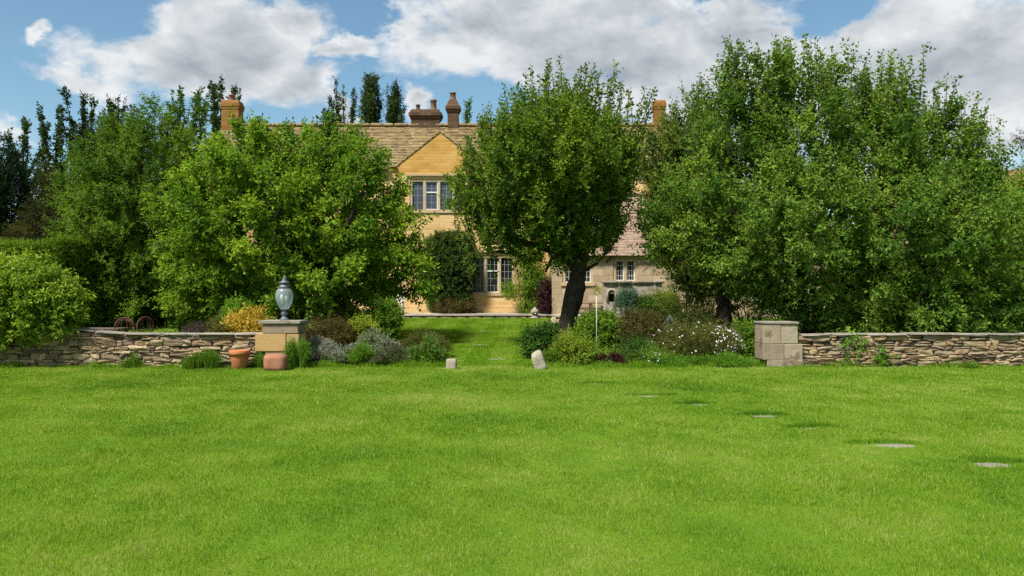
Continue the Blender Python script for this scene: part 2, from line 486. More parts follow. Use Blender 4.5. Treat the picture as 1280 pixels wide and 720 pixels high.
M['render_wall'] = rough_mat('weathered_render', [(0.25, (0.16, 0.13, 0.10)), (0.55, (0.32, 0.28, 0.23)), (0.85, (0.44, 0.41, 0.36))], 2.5, 9, 0.95, 0.6, 25, spots=((0.08, 0.06, 0.045), 3, 0.55, 0.7))
M['hedge_inner_shade'] = plain('hedge_inner_shade', (0.012, 0.016, 0.008), 1.0, spec=0.0)  # near-black colour stands in for the shade inside a hedge
M['soil'] = rough_mat('bed_soil', [(0.25, (0.025, 0.017, 0.011)), (0.75, (0.07, 0.05, 0.033))], 9, 8, 1.0, 1.0, 40, bdist=0.04)


def glass_mat(name, base, rough=0.04):
    m, t, out = new_mat(name)
    co = t.node('ShaderNodeTexCoord').outputs['Object']
    b = t.node('ShaderNodeBump', {'Strength': 0.08, 'Distance': 0.02, 'Height': t.noise(co, 3.5, 2, 0.5)})
    p = t.node('ShaderNodeBsdfPrincipled', {'Base Color': (*base, 1), 'Roughness': rough, 'Specular IOR Level': 0.28, 'IOR': 1.45, 'Normal': b.outputs[0]})
    t.l.new(p.outputs[0], out.inputs[0])
    return m


M['pane_dark'] = glass_mat('dark_pane', (0.010, 0.012, 0.012))
M['pane_blue'] = glass_mat('sky_tinted_pane', (0.050, 0.062, 0.088), 0.08)  # blue-grey base colour stands in for reflected sky


def lantern_glass():
    m, t, out = new_mat('lantern_glass')
    co = t.node('ShaderNodeTexCoord').outputs['Object']
    p = t.node('ShaderNodeBsdfPrincipled', {'Base Color': (0.62, 0.68, 0.70, 1), 'Roughness': 0.12, 'Specular IOR Level': 0.8})
    tr = t.node('ShaderNodeBsdfTransparent', {'Color': (0.80, 0.88, 0.92, 1)})
    tl = t.node('ShaderNodeBsdfTranslucent', {'Color': (0.70, 0.80, 0.85, 1)})
    a = t.node('ShaderNodeMixShader', {0: 0.45, 1: p.outputs[0], 2: tl.outputs[0]})
    b = t.node('ShaderNodeMixShader', {0: 0.64, 1: a.outputs[0], 2: tr.outputs[0]})
    t.l.new(b.outputs[0], out.inputs[0])
    return m


M['lantern_glass'] = lantern_glass()
# foliage: (dark, middle, light) leaf colours
LEAF = dict(
    tree_left=((0.052, 0.12, 0.012), (0.116, 0.224, 0.017), (0.24, 0.344, 0.029)),
    tree_mid=((0.042, 0.098, 0.014), (0.085, 0.168, 0.018), (0.162, 0.247, 0.026)),
    apple=((0.038, 0.086, 0.011), (0.088, 0.162, 0.015), (0.179, 0.256, 0.026)),
    tree_right=((0.044, 0.102, 0.014), (0.092, 0.183, 0.022), (0.2, 0.285, 0.042)),
    bronze=((0.040, 0.085, 0.014), (0.100, 0.165, 0.024), (0.210, 0.215, 0.050)),
    lime=((0.08, 0.14, 0.013), (0.136, 0.217, 0.02), (0.24, 0.308, 0.033)),
    poplar=((0.017, 0.034, 0.01), (0.03, 0.058, 0.014), (0.057, 0.094, 0.02)),
    poplar_green=((0.032, 0.073, 0.012), (0.058, 0.119, 0.016), (0.102, 0.168, 0.022)),
    yew=((0.006, 0.017, 0.007), (0.011, 0.029, 0.010), (0.024, 0.050, 0.014)),
    copper=((0.020, 0.024, 0.009), (0.042, 0.046, 0.014), (0.085, 0.078, 0.024)),
    laurel=((0.068, 0.14, 0.011), (0.145, 0.245, 0.02), (0.255, 0.357, 0.044)),
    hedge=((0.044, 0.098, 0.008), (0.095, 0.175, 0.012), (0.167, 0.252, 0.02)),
    hedge_shaded=((0.01, 0.024, 0.008), (0.019, 0.044, 0.012), (0.036, 0.07, 0.018)),  # leaf greens darkened to hold the shade behind the chairs
    ivy=((0.024, 0.042, 0.01), (0.051, 0.076, 0.015), (0.096, 0.123, 0.025)),
    wall_green=((0.018, 0.040, 0.010), (0.040, 0.078, 0.016), (0.080, 0.125, 0.026)),
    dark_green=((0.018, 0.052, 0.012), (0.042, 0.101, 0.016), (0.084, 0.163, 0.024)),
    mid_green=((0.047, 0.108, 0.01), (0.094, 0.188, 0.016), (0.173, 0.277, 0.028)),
    yellow_green=((0.091, 0.15, 0.014), (0.182, 0.25, 0.022), (0.351, 0.388, 0.04)),
    yellow=((0.200, 0.160, 0.020), (0.420, 0.320, 0.040), (0.620, 0.480, 0.110)),
    brown=((0.036, 0.028, 0.011), (0.077, 0.063, 0.02), (0.133, 0.119, 0.035)),
    plum=((0.020, 0.008, 0.010), (0.050, 0.018, 0.024), (0.100, 0.040, 0.044)),
    plum_grey=((0.030, 0.020, 0.024), (0.070, 0.048, 0.056), (0.130, 0.095, 0.105)),
    silver=((0.104, 0.13, 0.098), (0.208, 0.234, 0.195), (0.364, 0.377, 0.351)),
    lavender=((0.048, 0.087, 0.026), (0.109, 0.168, 0.048), (0.224, 0.273, 0.114)),
    vivid=((0.05, 0.128, 0.012), (0.099, 0.225, 0.02), (0.18, 0.323, 0.035)),
    blue_green=((0.031, 0.074, 0.046), (0.066, 0.132, 0.079), (0.126, 0.204, 0.127)),
    olive=((0.048, 0.056, 0.013), (0.098, 0.109, 0.024), (0.175, 0.175, 0.044)),
    petals=((0.62, 0.60, 0.56), (0.74, 0.73, 0.70), (0.82, 0.82, 0.80)),
)
for k, (a_, b_, c_) in LEAF.items():
    if k == 'petals':
        M[k] = leaf_mat('white_petals', a_, b_, c_, 0.25, (1, 1, 1), 0.1)
    else:
        M[k] = leaf_mat('leaves_' + k, a_, b_, c_)


# ================================================================ the ground
def build_ground():
    ys = [-60, -20, 0, 4, 8, 12, 16, 17.2] + list(np.linspace(17.5, 30.0, 16)) + [31, 34, 45, 70, 120, 300, 900]
    xs = [-900, -300, -120, -60, -30, -16, -8, -4, 0, 4, 8, 16, 30, 60, 120, 300, 900]
    V = [(x, y, ground(y)) for y in ys for x in xs]
    nx = len(xs)
    F = [(j * nx + i, j * nx + i + 1, (j + 1) * nx + i + 1, (j + 1) * nx + i) for j in range(len(ys) - 1) for i in range(nx - 1)]
    b = Buf(); b.add(V, F)
    return tag(b.build('lawn', M['turf'], smooth=True), 'mown green lawn in front of and behind the stone walls', 'lawn', kind='structure')


build_ground()


def bed(name, label, pts, h=0.03):
    b = Buf()
    n = len(pts)
    V = [(x, y, ground(y) + h) for x, y in pts] + [(x, y, ground(y) - 0.1) for x, y in pts]
    F = [tuple(range(n))] + [(i + n, (i + 1) % n + n, (i + 1) % n, i) for i in range(n)]
    b.add(V, F)
    return tag(b.build(name, M['soil']), label, 'flower bed', kind='structure')


bed('bed_soil', 'dark soil of the planted border left of the grass gap', [(-12, 17.9), (-5.4, 17.7), (-1.5, 17.7), (-1.6, 19.0), (-2.6, 20.6), (-4.6, 24.5), (-12, 24.5)])
bed('bed_soil', 'dark soil of the planted border right of the grass gap', [(0.55, 18.0), (1.2, 17.75), (5.5, 17.75), (6.6, 18.3), (6.2, 22.5), (2.0, 22.5), (0.5, 20.5)])

# stepping stones sunk into the lawn
STONES = [(750, 480), (811, 495.5), (876, 506), (955, 520.5), (1013, 536), (1116, 557), (1241, 581)]
stone_xy = []
STONE_LABEL = ['farthest of the seven sunken stepping stones, almost grown over by grass', 'pale stepping stone second from the flower bed, its front edge bare',
               'overgrown stepping stone third from the flower bed', 'stepping stone midway along the line, a grey strip showing before grass darkened as painted shade',
               'grassed over stepping stone just beyond the wide bare one', 'wide bare stepping stone next before the nearest one', 'nearest stepping stone, palest and barest of the line']
template = None


def rock_template(n=4):
    idx, V, F = {}, [], []
    def vid(p):
        k = tuple(np.round(p, 5))
        if k not in idx:
            idx[k] = len(V); V.append(p)
        return idx[k]
    g = np.linspace(-1, 1, n + 1)
    for ax in range(3):
        for s in (-1, 1):
            for i in range(n):
                for j in range(n):
                    q = []
                    for (a, b) in ((i, j), (i + 1, j), (i + 1, j + 1), (i, j + 1)):
                        p = [0, 0, 0]; p[ax] = s; p[(ax + 1) % 3] = g[a]; p[(ax + 2) % 3] = g[b]
                        q.append(vid(tuple(p)))
                    F.append(q if s > 0 else q[::-1])
    return np.array(V, float), np.array(F)


ROCK = rock_template(4)


def rock(buf, c, size, rg, tint=0.5, m=7.0, rough=0.06, rot=0.0, shear=0.0):
    V, F = ROCK
    q = V / (np.sum(np.abs(V) ** m, axis=1, keepdims=True) ** (1 / m))
    w = rg.normal(size=(3, 3)) * 2.2; ph = rg.uniform(0, 6, 3)
    nz = np.sin(q @ w + ph) * rough + rg.normal(0, rough * 0.35, q.shape)
    q = q * (1 + nz)
    q[:, 0] += shear * q[:, 2]
    q = q * (np.asarray(size) / 2)
    cr, sr = math.cos(rot), math.sin(rot)
    x, z = q[:, 0] * cr - q[:, 2] * sr, q[:, 0] * sr + q[:, 2] * cr
    buf.add(np.stack([x, q[:, 1], z], 1) + np.asarray(c), F, tint)


for i, (px, py) in enumerate(STONES):
    Y = EYE * FOC / (py - HOR)
    X = (px - 640) / FOC * Y
    rx, ry = ((0.07, 0.05), (0.18, 0.10), (0.09, 0.05), (0.15, 0.085), (0.08, 0.05), (0.25, 0.10), (0.16, 0.095))[i]
    b = Buf(); rock(b, (X, Y, -0.020), (2 * rx + 0.08, 2 * ry + 0.07, 0.05), rng, 0.5, 3.2, 0.10)
    o = b.build('stepping_stone', M['slab'], smooth=True, loc=(X, Y, -0.03))
    tag(o, STONE_LABEL[i], 'stepping stone', 'stepping stones across the lawn')
    stone_xy.append((X, Y, rx, ry))
for i, (px, py, lb) in enumerate(((605, 414, 'flat path stone nearest the house in the grass gap'), (600, 431, 'flat path stone midway up the grass gap between the beds'),
                                  (622, 449, 'flat path stone nearest the walls in the grass gap'))):
    Y = next(y for y in np.arange(17.6, 31, 0.02) if HOR + FOC * (EYE - ground(y)) / y <= py)
    X = (px - 640) / FOC * Y
    b = Buf(); rock(b, (X, Y, ground(Y) - 0.014), (0.44, 0.22, 0.05), rng, 0.5, 4, 0.08)
    o = b.build('stepping_stone', M['slab'], smooth=True, loc=(X, Y, ground(Y) - 0.03))
    tag(o, lb, 'stepping stone', 'path stones in the grass gap')
    stone_xy.append((X, Y, 0.12, 0.06))


# ---------------------------------------------------------------- grass blades
def vnoise(x, y, s, seed):
    r = np.random.default_rng(seed)
    out = np.zeros_like(x)
    for k in range(7):
        a = r.uniform(0, 6.28); f = s * r.uniform(0.6, 1.8)
        out += np.sin((x * math.cos(a) + y * math.sin(a)) * f + r.uniform(0, 6.28) + 1.3 * np.sin(x * f * 0.5 + y * f * 0.37 + r.uniform(0, 6)))
    return out / 7 ** 0.5 * 0.7


def blades(buf, X, Y, H, Wd, rg, lean=0.55, tint=None, Z=None):
    n = len(X)
    if Z is None:
        t = np.clip((Y - 17.5) / 12.5, 0, 1)
        Z = 0.69 * t * (1 - 0.12 * np.sin(np.pi * t))
    B = np.stack([X, Y, Z - 0.003], 1)
    a = rg.uniform(0, 6.28, n)
    side = np.stack([np.cos(a), np.sin(a), np.zeros(n)], 1)
    la = rg.uniform(0, 6.28, n); lm = np.abs(rg.normal(0, lean, n))
    tip = B + np.stack([np.cos(la) * lm * H, np.sin(la) * lm * H, H * np.sqrt(np.clip(1 - 0.35 * lm * lm, 0.25, 1))], 1)
    V = np.stack([B - side * Wd[:, None] / 2, B + side * Wd[:, None] / 2, tip], 1).reshape(-1, 3)
    if tint is None:
        tint = np.clip(rg.normal(0.5, 0.22, n), 0, 1)
    buf.add(V, np.arange(3 * n).reshape(-1, 3), np.repeat(tint, 3))


def build_grass():
    b = Buf()
    for (y0, y1, dens, wid, h) in ((3.6, 6.0, 9500, 0.0040, 0.030), (6.0, 9.0, 6500, 0.0054, 0.031), (9.0, 13.0, 4400, 0.0076, 0.033), (13.0, 17.75, 3100, 0.011, 0.035)):
        hw0, hw1 = 0.70 * y0 + 2.6, 0.70 * y1 + 2.6
        n = int(dens * (y1 - y0) * (hw0 + hw1))
        Y = rng.uniform(y0, y1, n); X = rng.uniform(-1, 1, n) * (0.70 * Y + 2.6)
        p = vnoise(X, Y, 2.3, 5); q = vnoise(X, Y, 9.0, 6)
        keep = rng.uniform(size=n) < np.clip(0.93 + 0.25 * q, 0.35, 1)
        H = h * np.clip(1 + 0.28 * p + 0.22 * q, 0.45, 1.7) * rng.uniform(0.6, 1.25, n)
        T = rng.normal(0.5, 0.24, n) + 0.10 * q
        w = vnoise(X, Y, 26.0, 8); H *= np.clip(1 + 0.22 * w, 0.5, 1.6); T += 0.12 * w + 0.20 * vnoise(X, Y, 0.9, 12) + 0.12 * vnoise(X, Y, 4.0, 14)
        speck = (vnoise(X, Y, 17.0, 21) + 0.6 * vnoise(X, Y, 41.0, 22)) > 1.65
        T[speck] -= 0.6
        dry = rng.uniform(size=n) < 0.05
        T[dry] = 1.5
        for (sx, sy, rx, ry) in stone_xy[:7]:
            dd = ((X - sx) / rx) ** 2 + ((Y - sy) / ry) ** 2
            keep &= (dd > 1 + 0.35 * np.sin(5 * np.arctan2(Y - sy, X - sx) + sx * 7) + 0.3 * vnoise(X, Y, 30.0, 51)) | (rng.uniform(size=n) < 0.16)
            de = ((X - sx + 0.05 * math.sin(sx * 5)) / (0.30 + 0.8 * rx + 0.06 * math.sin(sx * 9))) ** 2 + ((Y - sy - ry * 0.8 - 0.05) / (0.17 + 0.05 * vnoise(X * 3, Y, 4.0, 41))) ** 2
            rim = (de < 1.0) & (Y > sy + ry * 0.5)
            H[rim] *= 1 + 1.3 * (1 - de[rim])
            T[rim] -= 1.2 * (1 - de[rim]) ** 0.5  # painted shade: blades darkened where a hollow's far lip would be
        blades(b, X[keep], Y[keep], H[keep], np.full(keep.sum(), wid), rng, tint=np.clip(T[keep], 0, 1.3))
    n = 210000
    Y = rng.uniform(17.6, 29.9, n); X = rng.uniform(-4.6, 3.4, n)
    keep = (X > -0.085 * Y) | (Y > 23)
    for (sx, sy, rx, ry) in stone_xy[7:]:
        keep &= ((X - sx) / rx) ** 2 + ((Y - sy) / ry) ** 2 > 1
    X, Y = X[keep], Y[keep]
    T = rng.normal(0.46, 0.2, len(X)) + 0.13 * np.sign(np.sin((X - 0.03 * Y) * 2 * math.pi / 1.1)) + 0.1 * vnoise(X, Y, 2.0, 9)
    blades(b, X, Y, 0.034 * rng.uniform(0.6, 1.3, len(X)), np.full(len(X), 0.015), rng, tint=np.clip(T, 0, 1))
    o = b.build('grass', M['blades'])
    tag(o, 'short mown grass blades covering the lawn', 'grass', kind='stuff')


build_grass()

# ================================================================ garden walls and piers
WY = 17.6


def stone_run(x0, x1, top, rg, y=WY, thick=0.42):
    """courses of rough stone between x0 and x1 up to top(x)"""
    b = Buf()
    z = -0.03
    ci = 0
    while z < max(top(x0), top(x1)) - 0.02:
        h = rg.uniform(0.06, 0.135)
        x = x0
        while x < x1 - 0.03:
            w = rg.uniform(0.13, 0.48)
            xe = min(x + w, x1)
            tp = top((x + xe) / 2)
            hh = h * rg.uniform(0.82, 1.12)
            if z + 0.035 < tp:
                hh = min(hh, tp - z + 0.01)
                if x > x0 - 0.06 and xe - x > 0.05:
                    if hh > 0.11 and rg.uniform() < 0.22:      # two thin stones instead of a thick one
                        rock(b, ((x + xe) / 2, y + rg.uniform(-0.012, 0.02), z + hh * 0.25), (xe - x - 0.01, thick, hh * 0.46), rg, rg.uniform(), 5, 0.07, rg.normal(0, 0.015))
                        rock(b, ((x + xe) / 2, y + rg.uniform(-0.012, 0.02), z + hh * 0.75), (xe - x - 0.015, thick, hh * 0.46), rg, rg.uniform(), 5, 0.07, rg.normal(0, 0.015))
                    else:
                        rock(b, ((x + xe) / 2, y + rg.uniform(-0.015, 0.022), z + hh / 2), (xe - x - 0.002, thick, hh * 1.0), rg, rg.uniform(), 16, 0.085, rg.normal(0, 0.025), rg.normal(0, 0.06))
            x = xe
        z += h
        ci += 1
    return b


def coping_run(x0, x1, top, rg, y=WY, wmin=0.5, wmax=1.0, depth=0.5, th=0.036):
    b = Buf()
    x = x0
    while x < x1 - 0.05:
        w = rg.uniform(wmin, wmax)
        xe = min(x + w, x1)
        za, zb = top(x), top(xe)
        rock(b, ((x + xe) / 2, y - 0.01 + rg.normal(0, 0.014), (za + zb) / 2 + th / 2 + rg.normal(0, 0.005)), (xe - x + 0.004, depth, th * rg.uniform(0.85, 1.15)), rg, rg.uniform(), 9, 0.035, math.atan2(zb - za, xe - x) + rg.normal(0, 0.006))
        x = xe
    return b


def px2x(px, y=WY):
    return (px - 640) / FOC * y


def top_left(x):
    t = min(max((px2x(165) - x) / 1.6, 0), 1)
    return 0.70 + 0.13 * t * t * (3 - 2 * t)


def top_right(x):
    return 0.685 + 0.012 * math.sin(x * 0.9)


wl = thing('stone_wall', 'dry stone wall with thin coping between the leafy ivy bush and the lantern pier', 'wall', (px2x(160), WY, 0))
part(stone_run(px2x(-60), px2x(338), top_left, rng), 'stonework', M['wall_stone'], wl)
b = Buf(); b.box(px2x(-60), px2x(336), WY - 0.175, WY + 0.15, -0.1, 0.66); part(b, 'wall_core', M['joint'], wl)
part(coping_run(px2x(60), px2x(338), top_left, rng), 'coping', M['coping'], wl)

wr = thing('stone_wall', 'dry stone wall running from the pale pier to the right below the spreading tree', 'wall', (px2x(1150), WY, 0))
part(stone_run(px2x(990), px2x(1400), top_right, rng), 'stonework', M['wall_stone'], wr)
b = Buf(); b.box(px2x(995), px2x(1398), WY - 0.175, WY + 0.15, -0.1, 0.64); part(b, 'wall_core', M['joint'], wr)
part(coping_run(px2x(998), px2x(1400), top_right, rng, th=0.04), 'coping', M['coping'], wr)

def chamfer_box(b, x0, x1, y0, y1, z0, z1, c, tint):
    """squared block with worn, slightly uneven arrises"""
    j = lambda: c * rng.uniform(0.6, 1.9)
    lo, hi = np.array((x0, y0, z0)), np.array((x1, y1, z1))
    V, key = [], {}
    for sx in (0, 1):
        for sy in (0, 1):
            for sz in (0, 1):
                k = np.array((sx, sy, sz))
                for ax in range(3):
                    p = np.where(k == 1, hi, lo).astype(float)
                    for q in range(3):
                        if q != ax:
                            p[q] += j() * (1 if k[q] == 0 else -1)
                    key[(sx, sy, sz, ax)] = len(V); V.append(p)
    F = []
    for ax in range(3):
        u, v = (ax + 1) % 3, (ax + 2) % 3
        for sd in (0, 1):
            q = []
            for (a, c2) in ((0, 0), (1, 0), (1, 1), (0, 1)):
                k = [0, 0, 0]; k[ax] = sd; k[u] = a; k[v] = c2
                q.append(key[(*k, ax)])
            F.append(q if sd else q[::-1])
        for a in (0, 1):
            for c2 in (0, 1):
                q = []
                for (t, f) in ((0, u), (1, u), (1, v), (0, v)):
                    k = [0, 0, 0]; k[ax] = t; k[u] = a; k[v] = c2
                    q.append(key[(*k, f)])
                F.append(q)
    for sx in (0, 1):
        for sy in (0, 1):
            for sz in (0, 1):
                F.append([key[(sx, sy, sz, a)] for a in range(3)])
    b.add(V, F, tint)


# left pier: blocks of unequal width, yellow below, grey under the cap
pl = thing('stone_pier', 'squat stone pier of yellowish blocks carrying the glass lantern', 'pier', (px2x(353), WY, 0))
b = Buf()
def pxblock(b, x0, x1, y0, y1, tint, dep=0.62, yo=0.0, m=34, rough=0.009, Y=WY):
    p, q = at(x0, y1, Y), at(x1, y0, Y)
    chamfer_box(b, p[0], q[0], WY + 0.03 + yo - dep / 2, WY + 0.03 + yo + dep / 2, p[2], q[2], 0.012 if m > 12 else 0.008, tint)
pxblock(b, 333, 377, 404.5, 416.2, 0.25)
pxblock(b, 324, 362, 416.2, 438.5, 1.25)
pxblock(b, 362.3, 378, 416.4, 438.5, 1.05, 0.6)
pxblock(b, 336, 372, 438.5, 449, 0.8, 0.60, 0.01)
pxblock(b, 334, 376, 449, 463, 0.45, 0.62)
part(b, 'stonework', M['pier'], pl)
b = Buf(); pxblock(b, 328, 380, 400.2, 404.3, 0.55, 0.70, 0, 12, 0.012)
part(b, 'cap_stone', M['coping'], pl)

pr = thing('stone_pier', 'plain pale stone pier with brown stain ending the wall at the grass and white blossom', 'pier', (px2x(972), WY, 0))
b = Buf()
pxblock(b, 949, 971, 404, 429, 0.55); pxblock(b, 971.3, 992, 404.3, 429, 0.9, 0.6)
pxblock(b, 949, 975, 429, 449, 0.35); pxblock(b, 975.3, 998, 429, 448, 0.75, 0.6)
pxblock(b, 954, 999, 448, 463, 0.6)
part(b, 'stonework', M['pier_pale'], pr)
b = Buf(); pxblock(b, 948, 993, 401.8, 404.4, 0.5, 0.66, 0, 12, 0.012)
part(b, 'cap_stone', M['coping'], pr)

# lantern on the left pier
lc = at(355.5, 400, WY)
lant = thing('garden_lantern', 'grey metal lantern with bulbous ribbed glass standing on the stone pier', 'lantern', tuple(lc))
b = Buf(); b.lathe([(0.115, 0.0), (0.115, 0.018), (0.085, 0.03), (0.055, 0.06), (0.045, 0.085), (0.07, 0.12), (0.075, 0.155), (0.045, 0.19), (0.06, 0.215), (0.085, 0.235), (0.06, 0.245)], lc, 24)
part(b, 'base', M['lead'], lant, True)
gp = [(0.085, 0.24), (0.12, 0.29), (0.155, 0.36), (0.178, 0.44), (0.188, 0.52), (0.184, 0.58), (0.165, 0.64), (0.13, 0.69), (0.10, 0.71)]
b = Buf(); b.lathe(gp, lc, 72, flute=0.012, nfl=18, twist=3.0)
gl = part(b, 'glass_globe', M['lantern_glass'], lant, True)
for dx in (-0.055, 0.055):
    b = Buf(); b.lathe([(0.012, 0.30), (0.014, 0.42), (0.03, 0.45), (0.042, 0.50), (0.03, 0.55), (0.008, 0.57)], lc + np.array((dx, 0, 0)), 14)
    part(b, 'bulb', M['white_paint'], lant, True)
b = Buf(); b.lathe([(0.10, 0.705), (0.135, 0.70), (0.115, 0.74), (0.085, 0.79), (0.08, 0.80), (0.12, 0.81), (0.125, 0.825), (0.06, 0.86), (0.045, 0.88), (0.055, 0.90), (0.02, 0.92), (0.028, 0.945), (0.02, 0.965), (0.006, 0.985)], lc, 24)
part(b, 'cap', M['lead'], lant, True)

# things at the foot of the wall
pc = at(299.5, 458, 17.05)
pot = thing('plant_pot', 'orange terracotta pot with thick rim before the dry stone wall', 'plant pot', (pc[0], pc[1], 0))
b = Buf(); b.lathe([(0.135, 0.0), (0.15, 0.02), (0.185, 0.30), (0.185, 0.31)], (pc[0], pc[1], 0.0), 32)
part(b, 'pot_body', M['terracotta'], pot, True)
b = Buf(); b.lathe([(0.188, 0.295), (0.21, 0.30), (0.217, 0.33), (0.217, 0.385), (0.205, 0.40), (0.18, 0.40), (0.175, 0.33), (0.02, 0.33)], (pc[0], pc[1], 0.0), 32)
part(b, 'rim', M['terracotta'], pot, True)
sc_ = at(345, 463, 16.75)
b = Buf(); rock(b, (sc_[0], sc_[1], 0.155), (0.44, 0.40, 0.34), rng, 0.5, 8, 0.03)
tag(b.build('stone_block', M['sandstone'], smooth=True, loc=(sc_[0], sc_[1], 0)), 'low reddish block with rounded corners at the foot of the lantern pier', 'stone block')
sc_ = at(564.5, 462, 17.0)
b = Buf(); rock(b, (sc_[0], sc_[1], 0.09), (0.22, 0.2, 0.26), rng, 0.5, 7, 0.04)
tag(b.build('stone_block', M['pale_rock'], smooth=True, loc=(sc_[0], sc_[1], 0)), 'small squarish pale stone beside the green mounds at the grass gap', 'stone block')
sc_ = at(673, 463, 17.0)
b = Buf(); rock(b, (sc_[0], sc_[1], 0.155), (0.25, 0.14, 0.44), rng, 0.5, 10, 0.07, 0.34, 0.12)
b.v[0][:, 0] = sc_[0] + (b.v[0][:, 0] - sc_[0]) * (1.12 - 0.75 * np.clip(b.v[0][:, 2] - 0.1, 0, 1))
tag(b.build('leaning_stone', M['pale_rock'], smooth=True, loc=(sc_[0], sc_[1], 0)), 'pale leaning marker stone with orange lichen at the right of the grass gap', 'stone')

# ================================================================ the house
HY = 32.0
TZ = 0.83
def hx(px, Y=HY): return (px - 640) / FOC * Y
def hz(py, Y=HY): return EYE - (py - HOR) / FOC * Y


def wall_front(b, x0, x1, z0, z1, y, openings, depth=0.18):
    """upright wall facing the garden with rectangular openings and their reveals"""
    xs = sorted({x0, x1, *[o[0] for o in openings], *[o[1] for o in openings]})
    zs = sorted({z0, z1, *[o[2] for o in openings], *[o[3] for o in openings]})
    for i in range(len(xs) - 1):
        for j in range(len(zs) - 1):
            cx, cz = (xs[i] + xs[i + 1]) / 2, (zs[j] + zs[j + 1]) / 2
            if any(o[0] < cx < o[1] and o[2] < cz < o[3] for o in openings):
                continue
            b.add([(xs[i], y, zs[j]), (xs[i + 1], y, zs[j]), (xs[i + 1], y, zs[j + 1]), (xs[i], y, zs[j + 1])], [(0, 1, 2, 3)])
    for (a, c, e, f) in openings:
        b.add([(a, y, e), (a, y + depth, e), (a, y + depth, f), (a, y, f)], [(0, 1, 2, 3)])
        b.add([(c, y, e), (c, y + depth, e), (c, y + depth, f), (c, y, f)], [(3, 2, 1, 0)])
        b.add([(a, y, e), (c, y, e), (c, y + depth, e), (a, y + depth, e)], [(0, 1, 2, 3)])
        b.add([(a, y, f), (c, y, f), (c, y + depth, f), (a, y + depth, f)], [(3, 2, 1, 0)])


def slate_roof(b, x0, x1, ye, ze, yr, zr, rg, skip=None, course=0.135, left=0, right=0, wmin=0.15, wmax=0.32, thick=0.05):
    """courses of stone slates from the eaves (ye, ze) to the ridge (yr, zr)"""
    sl = math.hypot(yr - ye, zr - ze)
    n = int(sl / course)
    dy, dz = (yr - ye) / sl, (zr - ze) / sl
    ny, nz = -dz, dy
    if nz < 0: ny, nz = -ny, -nz
    for k in range(n):
        c = course * (1.15 - 0.3 * k / n)
        s0 = sl * k / n
        s1 = min(s0 + sl / n * 1.5, sl)
        x = x0 + rg.uniform(-0.2, 0)
        while x < x1:
            w = rg.uniform(wmin, wmax)
            xa, xb = max(x, x0), min(x + w, x1)
            x += w
            if xb - xa < 0.04: continue
            zm = ze + dz * (s0 + sl / n * 0.5)
            if skip and skip((xa + xb) / 2, zm): continue
            h0 = thick + rg.uniform(0, 0.014)
            g = rg.uniform(0.002, 0.008); so = s0 + rg.uniform(-0.012, 0.012)
            V = []
            for (s, h) in ((so, 0.0), (so, h0), (s1, 0.012), (s1, 0.0)):
                for xx in (xa + g, xb - g):
                    V.append((xx, ye + dy * s + ny * h, ze + dz * s + nz * h))
            b.add(V, [(0, 1, 3, 2), (2, 3, 5, 4), (0, 2, 4, 6), (1, 7, 5, 3), (6, 4, 5, 7)], rg.uniform())


def mullion_window(root, px0, px1, py0, py1, lights, Y, stone, pane, opening_bar=None, cols=3, rows=5, hood=True, paint=False):
    """stone-framed window of several upright lights with leaded panes"""
    x0, x1, z0, z1 = hx(px0, Y), hx(px1, Y), hz(py1, Y), hz(py0, Y)
    f = Buf()
    fw = 0.10
    yf, yb = Y + 0.03, Y + 0.14
    f.box(x0 - 0.06, x1 + 0.06, Y - 0.05, yb, z0 - 0.13, z0 - 0.004)              # sill
    f.box(x0, x1, yf, yb, z1 - fw, z1)                                           # head
    xs = np.linspace(x0, x1, lights + 1)
    for i, x in enumerate(xs):
        a = x if i == 0 else (x - fw if i == lights else x - fw / 2)
        f.box(a, a + fw, yf + 0.003, yb, z0, z1 - fw - 0.003)
    if hood:
        f.box(x0 - 0.16, x1 + 0.16, Y - 0.07, Y + 0.01, z1 + 0.12, z1 + 0.19)
        f.box(x0 - 0.16, x0 - 0.09, Y - 0.067, Y + 0.01, z1 - 0.10, z1 + 0.118)
        f.box(x1 + 0.09, x1 + 0.16, Y - 0.067, Y + 0.01, z1 - 0.10, z1 + 0.118)
    w = part(f, 'window', stone, root)
    g = Buf(); g.box(x0 + 0.02, x1 - 0.02, Y + 0.105, Y + 0.125, z0 + 0.005, z1 - fw + 0.01)
    part(g, 'pane', pane, w)
    lb = Buf(); cas = Buf()
    for i in range(lights):
        a, c = xs[i] + fw * (1 if i == 0 else 0.5), xs[i + 1] - fw * (1 if i == lights - 1 else 0.5)
        zt = z1 - fw
        for k in range(1, cols):
            x = a + (c - a) * k / cols
            lb.box(x - 0.006, x + 0.006, Y + 0.092, Y + 0.103, z0, zt)
        for k in range(1, rows):
            z = z0 + (zt - z0) * k / rows
            lb.box(a, c, Y + 0.094, Y + 0.1035, z - 0.006, z + 0.006)
        if paint or (opening_bar is not None and i == opening_bar):
            t = 0.035
            cas.box(a, a + t, Y + 0.07, Y + 0.1, z0, zt); cas.box(c - t, c, Y + 0.07, Y + 0.1, z0, zt)
            cas.box(a + t, c - t, Y + 0.072, Y + 0.1, z0, z0 + t); cas.box(a + t, c - t, Y + 0.072, Y + 0.1, zt - t, zt)
            if opening_bar is not None and i == opening_bar:
                zm = z0 + (zt - z0) * 0.62
                cas.box(a + t, c - t, Y + 0.068, Y + 0.1, zm - 0.025, zm + 0.025)
    part(lb, 'glazing_bars', M['leading'] if not paint else M['window_paint'], w)
    if cas.n:
        part(cas, 'casement', M['window_paint'], w)
    return (x0, x1, z0, z1)


